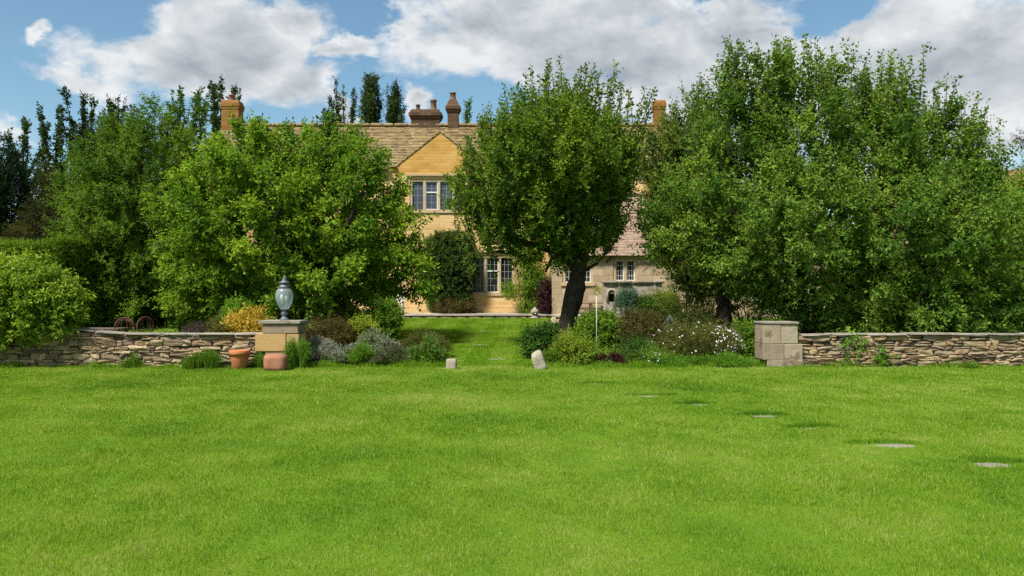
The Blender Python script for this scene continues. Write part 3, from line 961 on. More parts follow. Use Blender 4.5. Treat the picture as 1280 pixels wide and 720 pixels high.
house = thing('stone_house', 'large honey stone country house with slate roof, gable and tall chimneys', 'house', (hx(550), HY, TZ))
HL, HR = -12.45, 6.1                          # ends of the main range
ZE = hz(209)                                  # eaves
RY, ZR = 34.75, EYE + 0.2095 * 34.75          # ridge
GX, GH, GZ = hx(550), 1.80, hz(165)           # gable centre, half width, apex
w1 = (512, 585, 223.5, 262)
w2 = (588, 643, 319, 365.5)
ops = []
for (a, c, e, f) in (w1, w2):
    ops.append((hx(a), hx(c), hz(f), hz(e)))
b = Buf()
wall_front(b, HL, HR, 0.6, ZE, HY, ops)
gb_ = Buf(); gb_.add([(GX - GH, HY - 0.003, ZE), (GX + GH, HY - 0.003, ZE), (GX, HY - 0.003, GZ), (GX - GH, HY - 0.003, hz(219.3)), (GX + GH, HY - 0.003, hz(219.3))], [(0, 1, 2), (3, 4, 1, 0)])
part(gb_, 'gable_wall', M['gable'], house)
BY = 2 * RY - HY
b.add([(HL, BY, 0.6), (HL, HY, 0.6), (HL, HY, ZE), (HL, RY, ZR - 0.02), (HL, BY, ZE)], [(0, 1, 2, 3, 4)])
b.add([(HR, HY, 0.6), (HR, BY, 0.6), (HR, BY, ZE), (HR, RY, ZR - 0.02), (HR, HY, ZE)], [(0, 1, 2, 3, 4)])
b.add([(HL, BY, 0.6), (HR, BY, 0.6), (HR, BY, ZE), (HL, BY, ZE)], [(3, 2, 1, 0)])
part(b, 'wall', M['house'], house)
# roof with its stone slates, left open where the gable stands
def in_gable(x, z):
    return abs(x - GX) < GH * max(0.0, 1 - (z - ZE) / (GZ - ZE)) + 0.02
b = Buf()
slate_roof(b, HL - 0.12, HR + 0.12, HY - 0.22, ZE - 0.12, RY, ZR, rng, in_gable)
b.add([(HL, BY + 0.2, ZE - 0.1), (HR, BY + 0.2, ZE - 0.1), (HR, RY, ZR - 0.01), (HL, RY, ZR - 0.01)], [(0, 3, 2, 1)], 0.5)
b.add([(HL, HY + 0.05, ZE - 0.03), (GX - GH, HY + 0.05, ZE - 0.03), (GX - GH, RY, ZR - 0.03), (HL, RY, ZR - 0.03)], [(0, 1, 2, 3)], 0.1)
b.add([(GX + GH, HY + 0.05, ZE - 0.03), (HR, HY + 0.05, ZE - 0.03), (HR, RY, ZR - 0.03), (GX + GH, RY, ZR - 0.03)], [(0, 1, 2, 3)], 0.1)
x = HL - 0.12
while x < HR:                                  # ridge stones
    w = rng.uniform(0.45, 0.65)
    rock(b, (x + w / 2, RY, ZR + 0.04), (w - 0.006, 0.42, 0.13), rng, rng.uniform(0.5, 0.9), 6, 0.02)
    x += w
roof = part(b, 'roof', M['slates'], house)
# the gable's own little roof
b = Buf()
nback = HY + (RY - HY) * (GZ - ZE) / (ZR - ZE) + 0.25
for s in (-1, 1):
    L = math.hypot(GH, GZ - ZE)
    k = 0
    while k < 11:
        t0, t1 = k / 11, min((k + 1.4) / 11, 1.0)
        y = HY - 0.035
        ymax = HY + (nback - HY) * (t0 + 0.12)
        while y < ymax:
            wd = rng.uniform(0.2, 0.4)
            V = []
            for (t, h) in ((t0, -0.01), (t0, 0.024), (t1, 0.008), (t1, -0.01)):
                for yy in (y + 0.004, y + wd - 0.004):
                    V.append((GX + s * (GH + 0.05) * (1 - t) + s * h * 0.6, yy, ZE - 0.03 + (GZ - ZE + 0.05) * t + h * 0.8))
            b.add(V, [(0, 1, 3, 2), (2, 3, 5, 4), (0, 2, 4, 6), (1, 7, 5, 3), (6, 4, 5, 7)], rng.uniform())
            y += wd
        k += 1
part(b, 'gable_roof', M['slates'], house)
mullion_window(house, *w1[:2], w1[2], w1[3], 4, HY, M['dressed'], M['pane_blue'], 1, 2, 4)
mullion_window(house, *w2[:2], w2[2], w2[3], 3, HY, M['dressed'], M['pane_dark'], 1, 3, 5)
# quoins and the string course are dressed stone
b = Buf()
b.box(hx(652), hx(656), HY - 0.02, HY + 0.05, TZ, ZE - 0.3)
b.box(HL, hx(683), HY - 0.05, HY + 0.02, 0.62, TZ + 0.28)
part(b, 'plinth', M['house'], house)
b = Buf(); b.tube([(hx(688), HY - 0.09, TZ + 0.05), (hx(688), HY - 0.09, hz(318))], 0.05, 10); b.box(hx(684.5), hx(691.5), HY - 0.19, HY - 0.01, hz(318), hz(311))
part(b, 'drainpipe', M['pipe'], house, True)


def chimney(root, cx, cyy, w, dpt, z0, z1, mat, pots=(), cap=0.10, taper=False):
    b = Buf()
    b.box(cx - w / 2, cx + w / 2, cyy - dpt / 2, cyy + dpt / 2, z0, z1 - 0.30)
    b.box(cx - w / 2 - cap * 0.5, cx + w / 2 + cap * 0.5, cyy - dpt / 2 - cap * 0.5, cyy + dpt / 2 + cap * 0.5, z1 - 0.298, z1 - 0.20)
    b.box(cx - w / 2 - cap, cx + w / 2 + cap, cyy - dpt / 2 - cap, cyy + dpt / 2 + cap, z1 - 0.198, z1 - 0.06)
    k = 0.55 if taper else 0.9
    a, c = w / 2 + cap * 0.6, dpt / 2 + cap * 0.6
    zt = z1 + (0.25 if taper else 0.08)
    b.add([(cx - a, cyy - c, z1 - 0.058), (cx + a, cyy - c, z1 - 0.058), (cx + a, cyy + c, z1 - 0.058), (cx - a, cyy + c, z1 - 0.058),
           (cx - a * k, cyy - c * k, zt), (cx + a * k, cyy - c * k, zt), (cx + a * k, cyy + c * k, zt), (cx - a * k, cyy + c * k, zt)],
          [(4, 5, 6, 7), (0, 1, 5, 4), (1, 2, 6, 5), (2, 3, 7, 6), (3, 0, 4, 7)])
    ch = part(b, 'chimney', mat, root)
    for (px_, r, h, pm) in pots:
        p = Buf(); p.lathe([(r * 1.1, 0), (r, 0.03), (r * 0.92, h * 0.8), (r * 1.15, h * 0.84), (r * 1.15, h * 0.95), (r * 0.8, h), (r * 0.7, h)], (px_, cyy, zt - 0.02), 16)
        part(p, 'chimney_pot', pm, ch, True)
    return ch


cz = lambda py: EYE + (HOR - py) / FOC * RY
chimney(house, hx(290, RY), RY, 0.74, 0.62, ZR - 0.8, cz(129), M['chimney'], [(hx(289.5, RY), 0.13, 0.32, M['pot'])], 0.045)
chimney(house, hx(532, RY), RY + 0.1, 1.22, 0.62, ZR - 0.3, cz(140), M['chimney_dark'], [(hx(522, RY), 0.09, 0.30, M['pot_grey']), (hx(541.5, RY), 0.13, 0.52, M['pot'])])
chimney(house, hx(566.5, RY), RY, 0.46, 0.5, ZR - 0.3, cz(132), M['chimney_dark'], [(hx(566, RY), 0.13, 0.36, M['pot'])], 0.09, True)
chimney(house, hx(824, RY), RY, 0.46, 0.55, ZR - 1.2, cz(129), M['chimney'], [], 0.045)

# the lower wing to the right
WGY = 29.9
WX0, WX1 = hx(690, WGY), 12.2
WZE, WRY = hz(317, WGY), 31.98
WZR = EYE + 0.124 * WRY
w3 = (703, 742, 329.5, 353)
w4 = (766.5, 797, 322, 351)
ops = [(hx(a, WGY), hx(c, WGY), hz(f, WGY), hz(e, WGY)) for (a, c, e, f) in (w3, w4)]
b = Buf()
wall_front(b, WX0, WX1, 0.6, WZE, WGY, ops)
b.add([(WX0, HY, 0.6), (WX0, WGY, 0.6), (WX0, WGY, WZE), (WX0, WRY, WZR - 0.02)], [(0, 1, 2, 3)])
b.add([(WX1, WGY, 0.6), (WX1, 34.1, 0.6), (WX1, 34.1, WZE), (WX1, WRY, WZR - 0.02), (WX1, WGY, WZE)], [(0, 1, 2, 3, 4)])
part(b, 'wing_wall', M['wing'], house)
b = Buf()
slate_roof(b, WX0 - 0.1, WX1 + 0.1, WGY - 0.2, WZE - 0.1, WRY, WZR, rng, None, 0.14, thick=0.022)
b.add([(WX0, WGY + 0.03, WZE - 0.02), (WX1, WGY + 0.03, WZE - 0.02), (WX1, WRY, WZR - 0.03), (WX0, WRY, WZR - 0.03)], [(0, 1, 2, 3)], 0.1)
b.add([(HR + 0.1, 34.1, WZE), (WX1, 34.1, WZE), (WX1, WRY, WZR - 0.01), (HR + 0.1, WRY, WZR - 0.01)], [(0, 3, 2, 1)], 0.5)
x = WX0
while x < WX1:
    w = rng.uniform(0.45, 0.65)
    rock(b, (x + w / 2, WRY - 0.06, WZR + 0.02), (w - 0.006, 0.30, 0.11), rng, rng.uniform(0.6, 0.9), 6, 0.02)
    x += w
part(b, 'wing_roof', M['wing_slates'], house)
mullion_window(house, *w3[:2], w3[2], w3[3], 2, WGY, M['dressed'], M['pane_dark'], None, 3, 3, False, True)
mullion_window(house, *w4[:2], w4[2], w4[3], 2, WGY, M['dressed'], M['pane_dark'], None, 3, 4, False, True)

# terrace in front of the house: a paved step above the lawn
b = Buf()
x = -9.0
while x < 7.0:
    w = rng.uniform(0.7, 1.3)
    fy = 29.95 if x < 1.2 else 28.05
    if x >= 1.2: b.box(x + 0.006, x + w - 0.006, 28.65, 29.945, TZ - 0.06, TZ + rng.uniform(-0.004, 0.004), rng.uniform())
    b.box(x + 0.006, x + w - 0.006, fy, fy + (0.63 if x < 1.2 else 0.594), TZ - 0.06, TZ + rng.uniform(-0.004, 0.004), rng.uniform())
    b.box(x + 0.2, x + w + 0.19, 30.59, 32.05, TZ - 0.06, TZ + rng.uniform(-0.004, 0.004), rng.uniform())
    x += w
tag(b.build('terrace', M['terrace']), 'pale paved terrace step along the foot of the house', 'terrace', kind='structure')
b = Buf()
x = -9.0
while x < 7.2:
    w = rng.uniform(0.3, 0.6)
    rock(b, (x + w / 2, 30.1 if x < 1.0 else 28.2, TZ - 0.20), (w - 0.01, 0.24, 0.27), rng, rng.uniform(), 7, 0.04)
    x += w
tag(b.build('terrace_edge', M['wing'], smooth=True), 'low stone riser between lawn and terrace paving', 'step', kind='structure')

# a second roof behind the trees at the far right
barn = thing('tiled_outbuilding', 'brown tiled outbuilding roof showing past the spreading tree', 'building', (27, 44, 0.7))
b = Buf()
wall_front(b, 20.5, 36, 0.5, 4.6, 41, [])
b.add([(20.5, 47, 0.5), (20.5, 41, 0.5), (20.5, 41, 4.6), (20.5, 44, EYE + 0.155 * 44 - 0.03), (20.5, 47, 4.6)], [(0, 1, 2, 3, 4)])
b.add([(20.5, 47, 0.5), (36, 47, 0.5), (36, 47, 4.6), (20.5, 47, 4.6)], [(3, 2, 1, 0)])
part(b, 'wall', M['wing'], barn)
b = Buf()
slate_roof(b, 20.3, 36, 40.75, 4.5, 44, EYE + 0.155 * 44, rng, None, 0.3, wmin=0.3, wmax=0.6)
b.add([(20.3, 41.05, 4.56), (36, 41.05, 4.56), (36, 44, EYE + 0.155 * 44 - 0.03), (20.3, 44, EYE + 0.155 * 44 - 0.03)], [(0, 1, 2, 3)], 0.1)
b.add([(20.3, 47.2, 4.5), (36, 47.2, 4.5), (36, 44, EYE + 0.155 * 44 - 0.01), (20.3, 44, EYE + 0.155 * 44 - 0.01)], [(0, 3, 2, 1)], 0.5)
part(b, 'roof', M['barn_tiles'], barn)

# weathered low wall with arched niche, trough and bench before the wing
NY = 28.9
nw = thing('niche_wall', 'low weathered garden wall with small dark arched niche below the wing window', 'wall', (hx(790, NY), NY, TZ))
b = Buf()
x0, x1 = hx(755, NY), hx(828, NY)
zt = hz(354, NY)
nx0, nx1, nz0, nz1 = hx(761, NY), hx(768, NY), hz(377, NY), hz(367, NY)
wall_front(b, x0, x1, 0.6, zt, NY, [(nx0, nx1, nz0, nz1)], 0.16)
b.add([(x0, NY, 0.6), (x0, NY + 0.3, 0.6), (x0, NY + 0.3, zt), (x0, NY, zt)], [(3, 2, 1, 0)])
b.add([(x1, NY, 0.6), (x1, NY + 0.3, 0.6), (x1, NY + 0.3, zt), (x1, NY, zt)], [(0, 1, 2, 3)])
b.add([(x0, NY + 0.3, 0.6), (x1, NY + 0.3, 0.6), (x1, NY + 0.3, zt), (x0, NY + 0.3, zt)], [(3, 2, 1, 0)])
part(b, 'wall_body', M['render_wall'], nw)
b = Buf(); xc, rr = (nx0 + nx1) / 2, (nx1 - nx0) / 2
V = [(nx0, NY - 0.004, nz0), (nx1, NY - 0.004, nz0)] + [(xc + rr * math.cos(a), NY - 0.004, nz1 + rr * math.sin(a)) for a in np.linspace(0, math.pi, 9)]
V2 = [(v[0], NY + 0.15, v[2]) for v in V]
n = len(V)
b.add(V2, [tuple(range(n))]); b.add(V + V2, [(i, (i + 1) % n, (i + 1) % n + n, i + n) for i in range(n)])
arch = [(nx0 - 0.05, NY - 0.02, nz0)] + [(xc - (rr + 0.05) * math.cos(a), NY - 0.02, nz1 + (rr + 0.05) * math.sin(a)) for a in np.linspace(0, math.pi, 9)] + [(nx1 + 0.05, NY - 0.02, nz0)]
part(b, 'niche', M['soil'], nw)
b = Buf(); b.tube(arch, 0.045, 6); part(b, 'niche_arch', M['render_wall'], nw, True)
part(coping_run(x0 - 0.06, x1 + 0.06, lambda x: zt, rng, NY + 0.15, 0.4, 0.8, 0.46, 0.09), 'coping', M['coping'], nw, True)
tr = Buf()
tx0, tx1 = hx(770, 28.45), hx(838, 28.45)
z0, z1 = TZ, TZ + 0.28
tr.box(tx0, tx1, 28.2, 28.3, z0, z1); tr.box(tx0, tx1, 28.7, 28.8, z0, z1); tr.box(tx0, tx0 + 0.1, 28.302, 28.698, z0, z1); tr.box(tx1 - 0.1, tx1, 28.302, 28.698, z0, z1)
tr.box(tx0 + 0.1, tx1 - 0.1, 28.302, 28.698, z0 - 0.3, z1 - 0.07)
tr.box(tx0, tx1, 28.21, 28.79, 0.5, z0 - 0.002)
tag(tr.build('stone_trough', M['render_wall'], loc=((tx0 + tx1) / 2, 28.45, TZ)), 'long low stone trough full of plants before the niche wall', 'trough')
bn = thing('garden_bench', 'long low wooden bench against the wing wall behind the gnarled trunk', 'bench', (hx(738, 29.5), 29.5, TZ))
b = Buf()
bx0, bx1 = hx(705, 29.5), hx(771, 29.5)
for k in range(3): b.box(bx0, bx1, 29.32 + 0.13 * k, 29.43 + 0.13 * k, TZ + 0.40, TZ + 0.44)
part(b, 'seat', M['bench_wood'], bn)
for xx in (bx0 + 0.1, (bx0 + bx1) / 2, bx1 - 0.1):
    b = Buf(); b.box(xx - 0.04, xx + 0.04, 29.34, 29.66, TZ, TZ + 0.398); part(b, 'leg', M['bench_wood'], bn)
b = Buf(); b.box(bx0, bx1, 29.335, 29.355, TZ + 0.18, TZ + 0.26); part(b, 'rail', M['bench_wood'], bn)
# small stone ornament on the terrace edge
oc = at(668.5, 394.5, 29.75); oc[2] = ground(29.75)
orn = thing('stone_ornament', 'small grey stone finial standing at the terrace edge before the climber', 'ornament', tuple(oc))
b = Buf(); b.lathe([(0.15, 0), (0.15, 0.06), (0.09, 0.08), (0.08, 0.12), (0.12, 0.14)], oc, 16); part(b, 'pedestal', M['render_wall'], orn, True)
b = Buf(); b.lathe([(0.06, 0.14), (0.13, 0.19), (0.15, 0.25), (0.13, 0.31), (0.07, 0.36), (0.05, 0.39), (0.02, 0.43)], oc, 16); part(b, 'finial', M['render_wall'], orn, True)


# ================================================================ garden furniture
def round_chair(px, Y, ang_, ytop, label, rad=0.235):
    c = at(px, ytop, Y)
    gz = ground(Y)
    root = thing('garden_chair', label, 'garden chair', (c[0], Y, gz), 'rusty garden chairs behind the wall')
    ux = np.array((math.cos(ang_), math.sin(ang_), 0)); fw = np.array((-math.sin(ang_), math.cos(ang_), 0)); up = np.array((0, 0, 1.0))
    base = np.array((c[0], Y, gz))
    ctr = base + up * (c[2] - gz - rad)
    b = Buf()
    b.ring(ctr, ux, up, rad, 0.012); b.ring(ctr, ux, up, rad * 0.86, 0.007)
    for k in (-0.55, -0.28, 0.28, 0.55):
        b.tube([ctr + rad * (k * 0.45 * ux - 0.86 * math.sqrt(1 - 0.2 * k * k) * up), ctr + rad * (k * 1.25 * ux - 0.1 * up), ctr + rad * (k * 0.95 * ux + 0.5 * up), ctr + rad * (k * 0.5 * ux + 0.8 * up)], 0.006, 5)
    part(b, 'backrest', M['rust'], root, True)
    b = Buf(); s = base + up * 0.44 - fw * 0.22
    b.ring(s, ux, fw, 0.20, 0.012)
    for k in np.linspace(-0.8, 0.8, 7):
        hl = 0.2 * math.sqrt(1 - k * k)
        b.tube([s + ux * k * 0.2 - fw * hl, s + ux * k * 0.2 + fw * hl], 0.006, 5)
    part(b, 'seat', M['rust'], root, True)
    for (a, f) in ((-0.15, -0.34), (0.15, -0.34), (-0.16, 0.0), (0.16, 0.0)):
        b = Buf()
        top = base + up * 0.44 + ux * a + fw * f
        pts = [base + ux * a * 1.25 + fw * f * 1.1 - up * 0.01, top]
        if f == 0.0: pts.append(ctr + ux * a * 1.2 - up * rad * 0.55)
        b.tube(pts, 0.012, 6); part(b, 'leg', M['rust'], root, True)


round_chair(155.5, 20.0, 0.1, 397.0, 'rusty wire chair with broad round back seen full face over the wall')
round_chair(182, 20.0, 1.0, 396.0, 'rusty wire chair turned sideways so its round back looks narrow', 0.225)
tb = at(131, 410, 20.6)
tab = thing('garden_table', 'low dark slatted table showing beside the rusty round backed chairs', 'table', (tb[0], tb[1], ground(20.6)))
b = Buf()
for k in range(5): b.box(tb[0] - 0.5, tb[0] + 0.5, tb[1] - 0.3 + k * 0.125, tb[1] - 0.19 + k * 0.125, tb[2] - 0.03, tb[2])
part(b, 'tabletop', M['old_wood'], tab)
for (dx, dy) in ((-0.44, -0.24), (0.44, -0.24), (-0.44, 0.24), (0.44, 0.24)):
    b = Buf(); b.box(tb[0] + dx - 0.03, tb[0] + dx + 0.03, tb[1] + dy - 0.03, tb[1] + dy + 0.03, ground(20.6) - 0.05, tb[2] - 0.032); part(b, 'leg', M['old_wood'], tab)

# white chair half hidden by the dense tree
for (px, lb) in ((478, 'white slatted chair half hidden behind the dense tree, further from the gable'), (497, 'white slatted chair at the terrace edge just right of its twin')):
    Y = 30.9
    c = at(px, 391, Y); c[2] = TZ
    wc = thing('terrace_chair', lb, 'garden chair', tuple(c), 'white chairs on the terrace')
    b = Buf(); b.box(c[0] - 0.24, c[0] + 0.24, Y - 0.24, Y + 0.24, TZ + 0.42, TZ + 0.46); part(b, 'seat', M['white_paint'], wc)
    b = Buf()
    for k in range(5): b.box(c[0] - 0.23 + 0.1 * k, c[0] - 0.17 + 0.1 * k, Y + 0.2, Y + 0.235, TZ + 0.465, TZ + 0.88)
    b.box(c[0] - 0.24, c[0] + 0.24, Y + 0.195, Y + 0.24, TZ + 0.882, TZ + 0.95); part(b, 'backrest', M['white_paint'], wc)
    for (dx, dy) in ((-0.2, -0.2), (0.2, -0.2), (-0.2, 0.2), (0.2, 0.2)):
        b = Buf(); b.box(c[0] + dx - 0.025, c[0] + dx + 0.025, Y + dy - 0.025, Y + dy + 0.025, TZ, TZ + 0.418); part(b, 'leg', M['white_paint'], wc)

# wire plant support in the right bed
wc_ = at(837, 412, 19.2); g0 = ground(19.2)
b = Buf()
for k in range(6):
    a = k * math.pi / 3
    b.tube([(wc_[0] + 0.22 * math.cos(a), 19.2 + 0.22 * math.sin(a), g0), (wc_[0] + 0.2 * math.cos(a), 19.2 + 0.2 * math.sin(a), 0.8), (wc_[0], 19.2, 1.09)], 0.004, 5)
for z in (0.55, 0.70, 0.80): b.ring((wc_[0], 19.2, z), (1, 0, 0), (0, 1, 0), 0.205, 0.005, 24)
tag(b.build('plant_support', plain('galvanised_wire', (0.12, 0.125, 0.13), 0.6), smooth=True, loc=(wc_[0], 19.2, g0)), 'grey wire plant support standing among dark brownish shrubs', 'plant support')


# ================================================================ trees and plants
def env_px(lobes, Y):
    """lobes in picture measure -> ellipsoids (centre, radii) at real size"""
    out = []
    for l in lobes:
        px, py, rx, ry = l[:4]
        dy = l[4] if len(l) > 4 else 0.0
        rd = l[5] if len(l) > 5 else (rx + ry) / 2 / FOC * Y
        c = at(px, py, Y); c[1] += dy
        out.append((c, np.array((rx / FOC * Y, rd, ry / FOC * Y))))
    return out


def clump_points(env, n, rg, mind, shell=0.42):
    vol = np.array([np.prod(r) ** 0.67 for _, r in env]); vol /= vol.sum()
    pts = []
    tries = 0
    while len(pts) < n and tries < n * 40:
        tries += 1
        c, r = env[rg.choice(len(env), p=vol)]
        dv = rg.normal(size=3); dv /= np.linalg.norm(dv)
        p = c + dv * r * rg.uniform() ** shell * 0.93
        if rg.uniform() < 0.75 and any(np.sum(((p - c2) / r2) ** 2) < 0.40 for c2, r2 in env):
            continue
        if pts and np.min(np.sum((np.array(pts) - p) ** 2, axis=1)) < mind * mind:
            continue
        pts.append(p)
    return np.array(pts)


def skeleton(b, roots, pts, rg, r0=0.05, up=0.25, sides=5):
    """branches from the limbs (list of polylines) to every clump"""
    nodes = [np.asarray(p, float) for line in roots for p in line[1:]]
    base = np.mean([l[0] for l in roots], axis=0)
    order = np.argsort(np.linalg.norm(pts - base, axis=1))
    for i in order:
        p = pts[i]
        A = np.array(nodes)
        dist = np.linalg.norm(A - p, axis=1)
        cost = dist + 0.45 * np.maximum(0, A[:, 2] - p[2] + 0.3) * 2 + 0.12 * np.linalg.norm(A - base, axis=1)
        a = A[np.argmin(cost)]
        ln = np.linalg.norm(p - a)
        if ln < 0.08: continue
        m1 = a + (p - a) * 0.35 + rg.normal(0, 0.06 * ln, 3) + np.array((0, 0, -0.02 * ln))
        m2 = a + (p - a) * 0.7 + rg.normal(0, 0.06 * ln, 3) + np.array((0, 0, -up * 0.15 * ln))
        rr = min(r0, 0.012 + 0.013 * ln)
        b.tube([a, m1, m2, p], [rr, rr * 0.8, rr * 0.6, 0.006], sides, cap=False)
        nodes += [m1, m2, p]


def make_tree(name, label, cat, env, limbs, mat, rg, clumps=150, mind=0.42, rc=0.5, shoots=22, per=12, slen=0.42, L=0.085, Wd=0.045,
              up=0.45, out=0.5, leaders=(), group=None, base=None, plume=1.0, droop=0.15, bark='bark', spread=1.0, shell=0.42, lsh=8):
    """trunk with limbs and a crown of leafy shoots gathered in clumps"""
    base = base if base is not None else limbs[0][0][0]
    root = thing(name, label, cat, tuple(base), group)
    ctr = np.mean([c for c, _ in env], axis=0)
    pts = clump_points(env, clumps, rg, mind, shell)
    n = len(pts)
    C = np.repeat(pts, shoots, axis=0)
    # every clump is a plume: a leafy branch end pointing outwards and up
    axis = nrm(nrm(pts - ctr) * out + np.array((0, 0, up)) + rg.normal(0, 0.22, (n, 3)))
    A = np.repeat(axis, shoots, axis=0)
    dv = nrm(rg.normal(size=(n * shoots, 3)))
    rcs = np.repeat(rc * rg.uniform(0.7, 1.3, n), shoots)
    u = rg.uniform(-0.9, 0.9, len(C))
    S = C + A * (rcs * u * plume)[:, None] + dv * (rcs * rg.uniform(0.0, 0.55, len(C)) * (1.05 - 0.5 * (u + 0.9) / 1.8))[:, None]
    D = nrm(A * 0.8 + dv * 0.65 + rg.normal(0, 0.25, (len(C), 3)))
    ln = slen * rg.uniform(0.55, 1.3, len(C))
    tint = np.repeat(np.clip(rg.normal(0.5, 0.22, n), 0.05, 0.95), shoots) + rg.normal(0, 0.08, len(C))
    lb = Buf()
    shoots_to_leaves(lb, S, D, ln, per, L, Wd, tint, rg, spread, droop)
    tb_ = Buf()
    for (line, rad) in limbs:
        if rad[0] < 0.2:
            tb_.tube(line, rad, 10)
            continue
        # stout stems are ridged and lumpy
        q = np.array(line, float); t = np.linspace(0, len(q) - 1, 34); k = np.minimum(t.astype(int), len(q) - 2); f = (t - k)[:, None]
        qs = np.stack([np.convolve(np.pad((q[k] * (1 - f) + q[k + 1] * f)[:, c], 2, 'edge'), np.ones(5) / 5, 'valid') for c in range(3)], 1)
        rs = np.interp(t, np.arange(len(q)), rad) * (1 + 0.10 * np.sin(t * 3.1) + rg.normal(0, 0.04, len(t)))
        n0 = tb_.n
        tb_.tube(list(qs), list(rs), 18)
        V = tb_.v[-1]; an = np.tile(np.arange(18) * 2 * math.pi / 18, len(qs)); ax_ = np.repeat(qs, 18, axis=0)
        rid = 0.10 * np.sin(an * 4 + np.repeat(t, 18) * 1.1) + 0.07 * np.sin(an * 7 - np.repeat(t, 18) * 2.3) + rg.normal(0, 0.035, len(V))
        tb_.v[-1] = ax_ + (V - ax_) * (1 + rid)[:, None]
    skeleton(tb_, [l for l, _ in limbs], pts, rg)
    # leaders: long upright shoots breaking the outline
    for (p0, p1) in leaders:
        p0, p1 = np.asarray(p0, float), np.asarray(p1, float)
        ll = np.linalg.norm(p1 - p0); mid = (p0 + p1) / 2 + rg.normal(0, 0.05 * ll, 3)
        tb_.tube([p0, mid, p1], [0.014, 0.010, 0.004], 4, cap=False)
        k = max(4, int(ll * lsh))
        t = np.linspace(0.08, 1, k)
        Q = ((1 - t) ** 2)[:, None] * p0 + (2 * t * (1 - t))[:, None] * mid + (t ** 2)[:, None] * p1
        ax = nrm(p1 - p0)
        Dd = nrm(ax * 1.1 + rg.normal(0, 0.55, (k, 3)))
        shoots_to_leaves(lb, Q, Dd, rg.uniform(0.10, 0.22, k) * slen / 0.42 * 1.1, max(5, per // 2), L, Wd, np.clip(rg.normal(0.45, 0.15, k), 0, 1), rg, spread, droop)
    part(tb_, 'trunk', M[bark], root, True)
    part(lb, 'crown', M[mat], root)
    return root


def leaders_px(spec, Y, rg, n=1, jitter=0.25, depth=0.9):
    out = []
    for (x0, y0, x1, y1) in spec:
        for _ in range(n):
            dy = rg.normal(0, depth)
            p, q = at(x0, y0, Y), at(x1, y1, Y)
            p[1] += dy; q[1] += dy * 1.1
            j = rg.normal(0, jitter, 3) * (_ > 0)
            out.append((p + j, q + j + rg.normal(0, 0.05, 3)))
    return out


def limb(Y, *pts, r0=0.2, r1=0.05, dy=0.0):
    """a limb through picture points at distance Y, drifting dy in depth along its length"""
    n = len(pts)
    L_ = []
    for i, (px, py) in enumerate(pts):
        p = at(px, py, Y); p[1] += dy * i / max(1, n - 1)
        L_.append(p)
    return (L_, list(np.linspace(r0, r1, n)))


def top_leaders(env, n, rg, lo=0.5, hi=1.1, lean=0.18, zmin=0.35):
    """upright shoots standing out of the upper surface of the crown"""
    vol = np.array([r[0] * r[1] for _, r in env]); vol /= vol.sum()
    ctr = np.mean([c for c, _ in env], axis=0)
    out = []
    while len(out) < n:
        c, r = env[rg.choice(len(env), p=vol)]
        dv = rg.normal(size=3); dv /= np.linalg.norm(dv)
        if dv[2] < zmin: continue
        p = c + dv * r * 0.85
        if any(np.sum(((p - c2) / r2) ** 2) < 0.62 for c2, r2 in env): continue
        h = rg.uniform(lo, hi)
        q = p + np.array(((p[0] - ctr[0]) * lean * h * 0.5 + rg.normal(0, 0.06), (p[1] - ctr[1]) * lean * h * 0.5, h))
        out.append((p - np.array((0, 0, 0.3)), q))
    return out


G = lambda Y: ground(Y)
# --- dense tree left of the gable
Y = 22.0
env = env_px([(345, 238, 100, 72), (284, 300, 60, 86), (430, 288, 84, 105), (350, 335, 118, 70, -0.6), (300, 212, 52, 46, 0.5), (402, 208, 66, 44, 0.3), (464, 292, 38, 52), (246, 350, 30, 48),
              (492, 345, 44, 50), (330, 285, 90, 80, -1.2), (420, 345, 70, 55, -1.0), (262, 375, 40, 32)], Y)
g0 = at(365, 0, Y); g0[2] = G(Y)
tl = ([np.array((g0[0], Y, G(Y) - 0.1)), np.array((g0[0] + 0.1, Y, 1.6)), at(360, 300, Y), at(352, 210, Y)], [0.22, 0.18, 0.12, 0.05])
lims = [tl, ([tl[0][1], at(300, 320, Y), at(265, 250, Y)], [0.12, 0.09, 0.04]), ([tl[0][1], at(420, 310, Y - 0.8), at(455, 240, Y - 1)], [0.12, 0.09, 0.04]),
        ([tl[0][1], at(350, 330, Y - 1.5), at(340, 280, Y - 2)], [0.1, 0.07, 0.04])]
lead = top_leaders(env, 34, rng, 0.35, 0.75) + leaders_px([(345, 190, 346, 148), (310, 195, 306, 148), (385, 190, 384, 158), (430, 190, 432, 157), (455, 200, 462, 175), (490, 235, 512, 218), (515, 285, 540, 268)], Y, rng)
make_tree('leafy_tree', 'dense bushy bright green tree standing behind the lantern pier', 'tree', env, lims, 'tree_left', rng, 215, 0.56, 0.50, 50, 10, 0.36, 0.132, 0.080, 0.28, 0.8, lead)

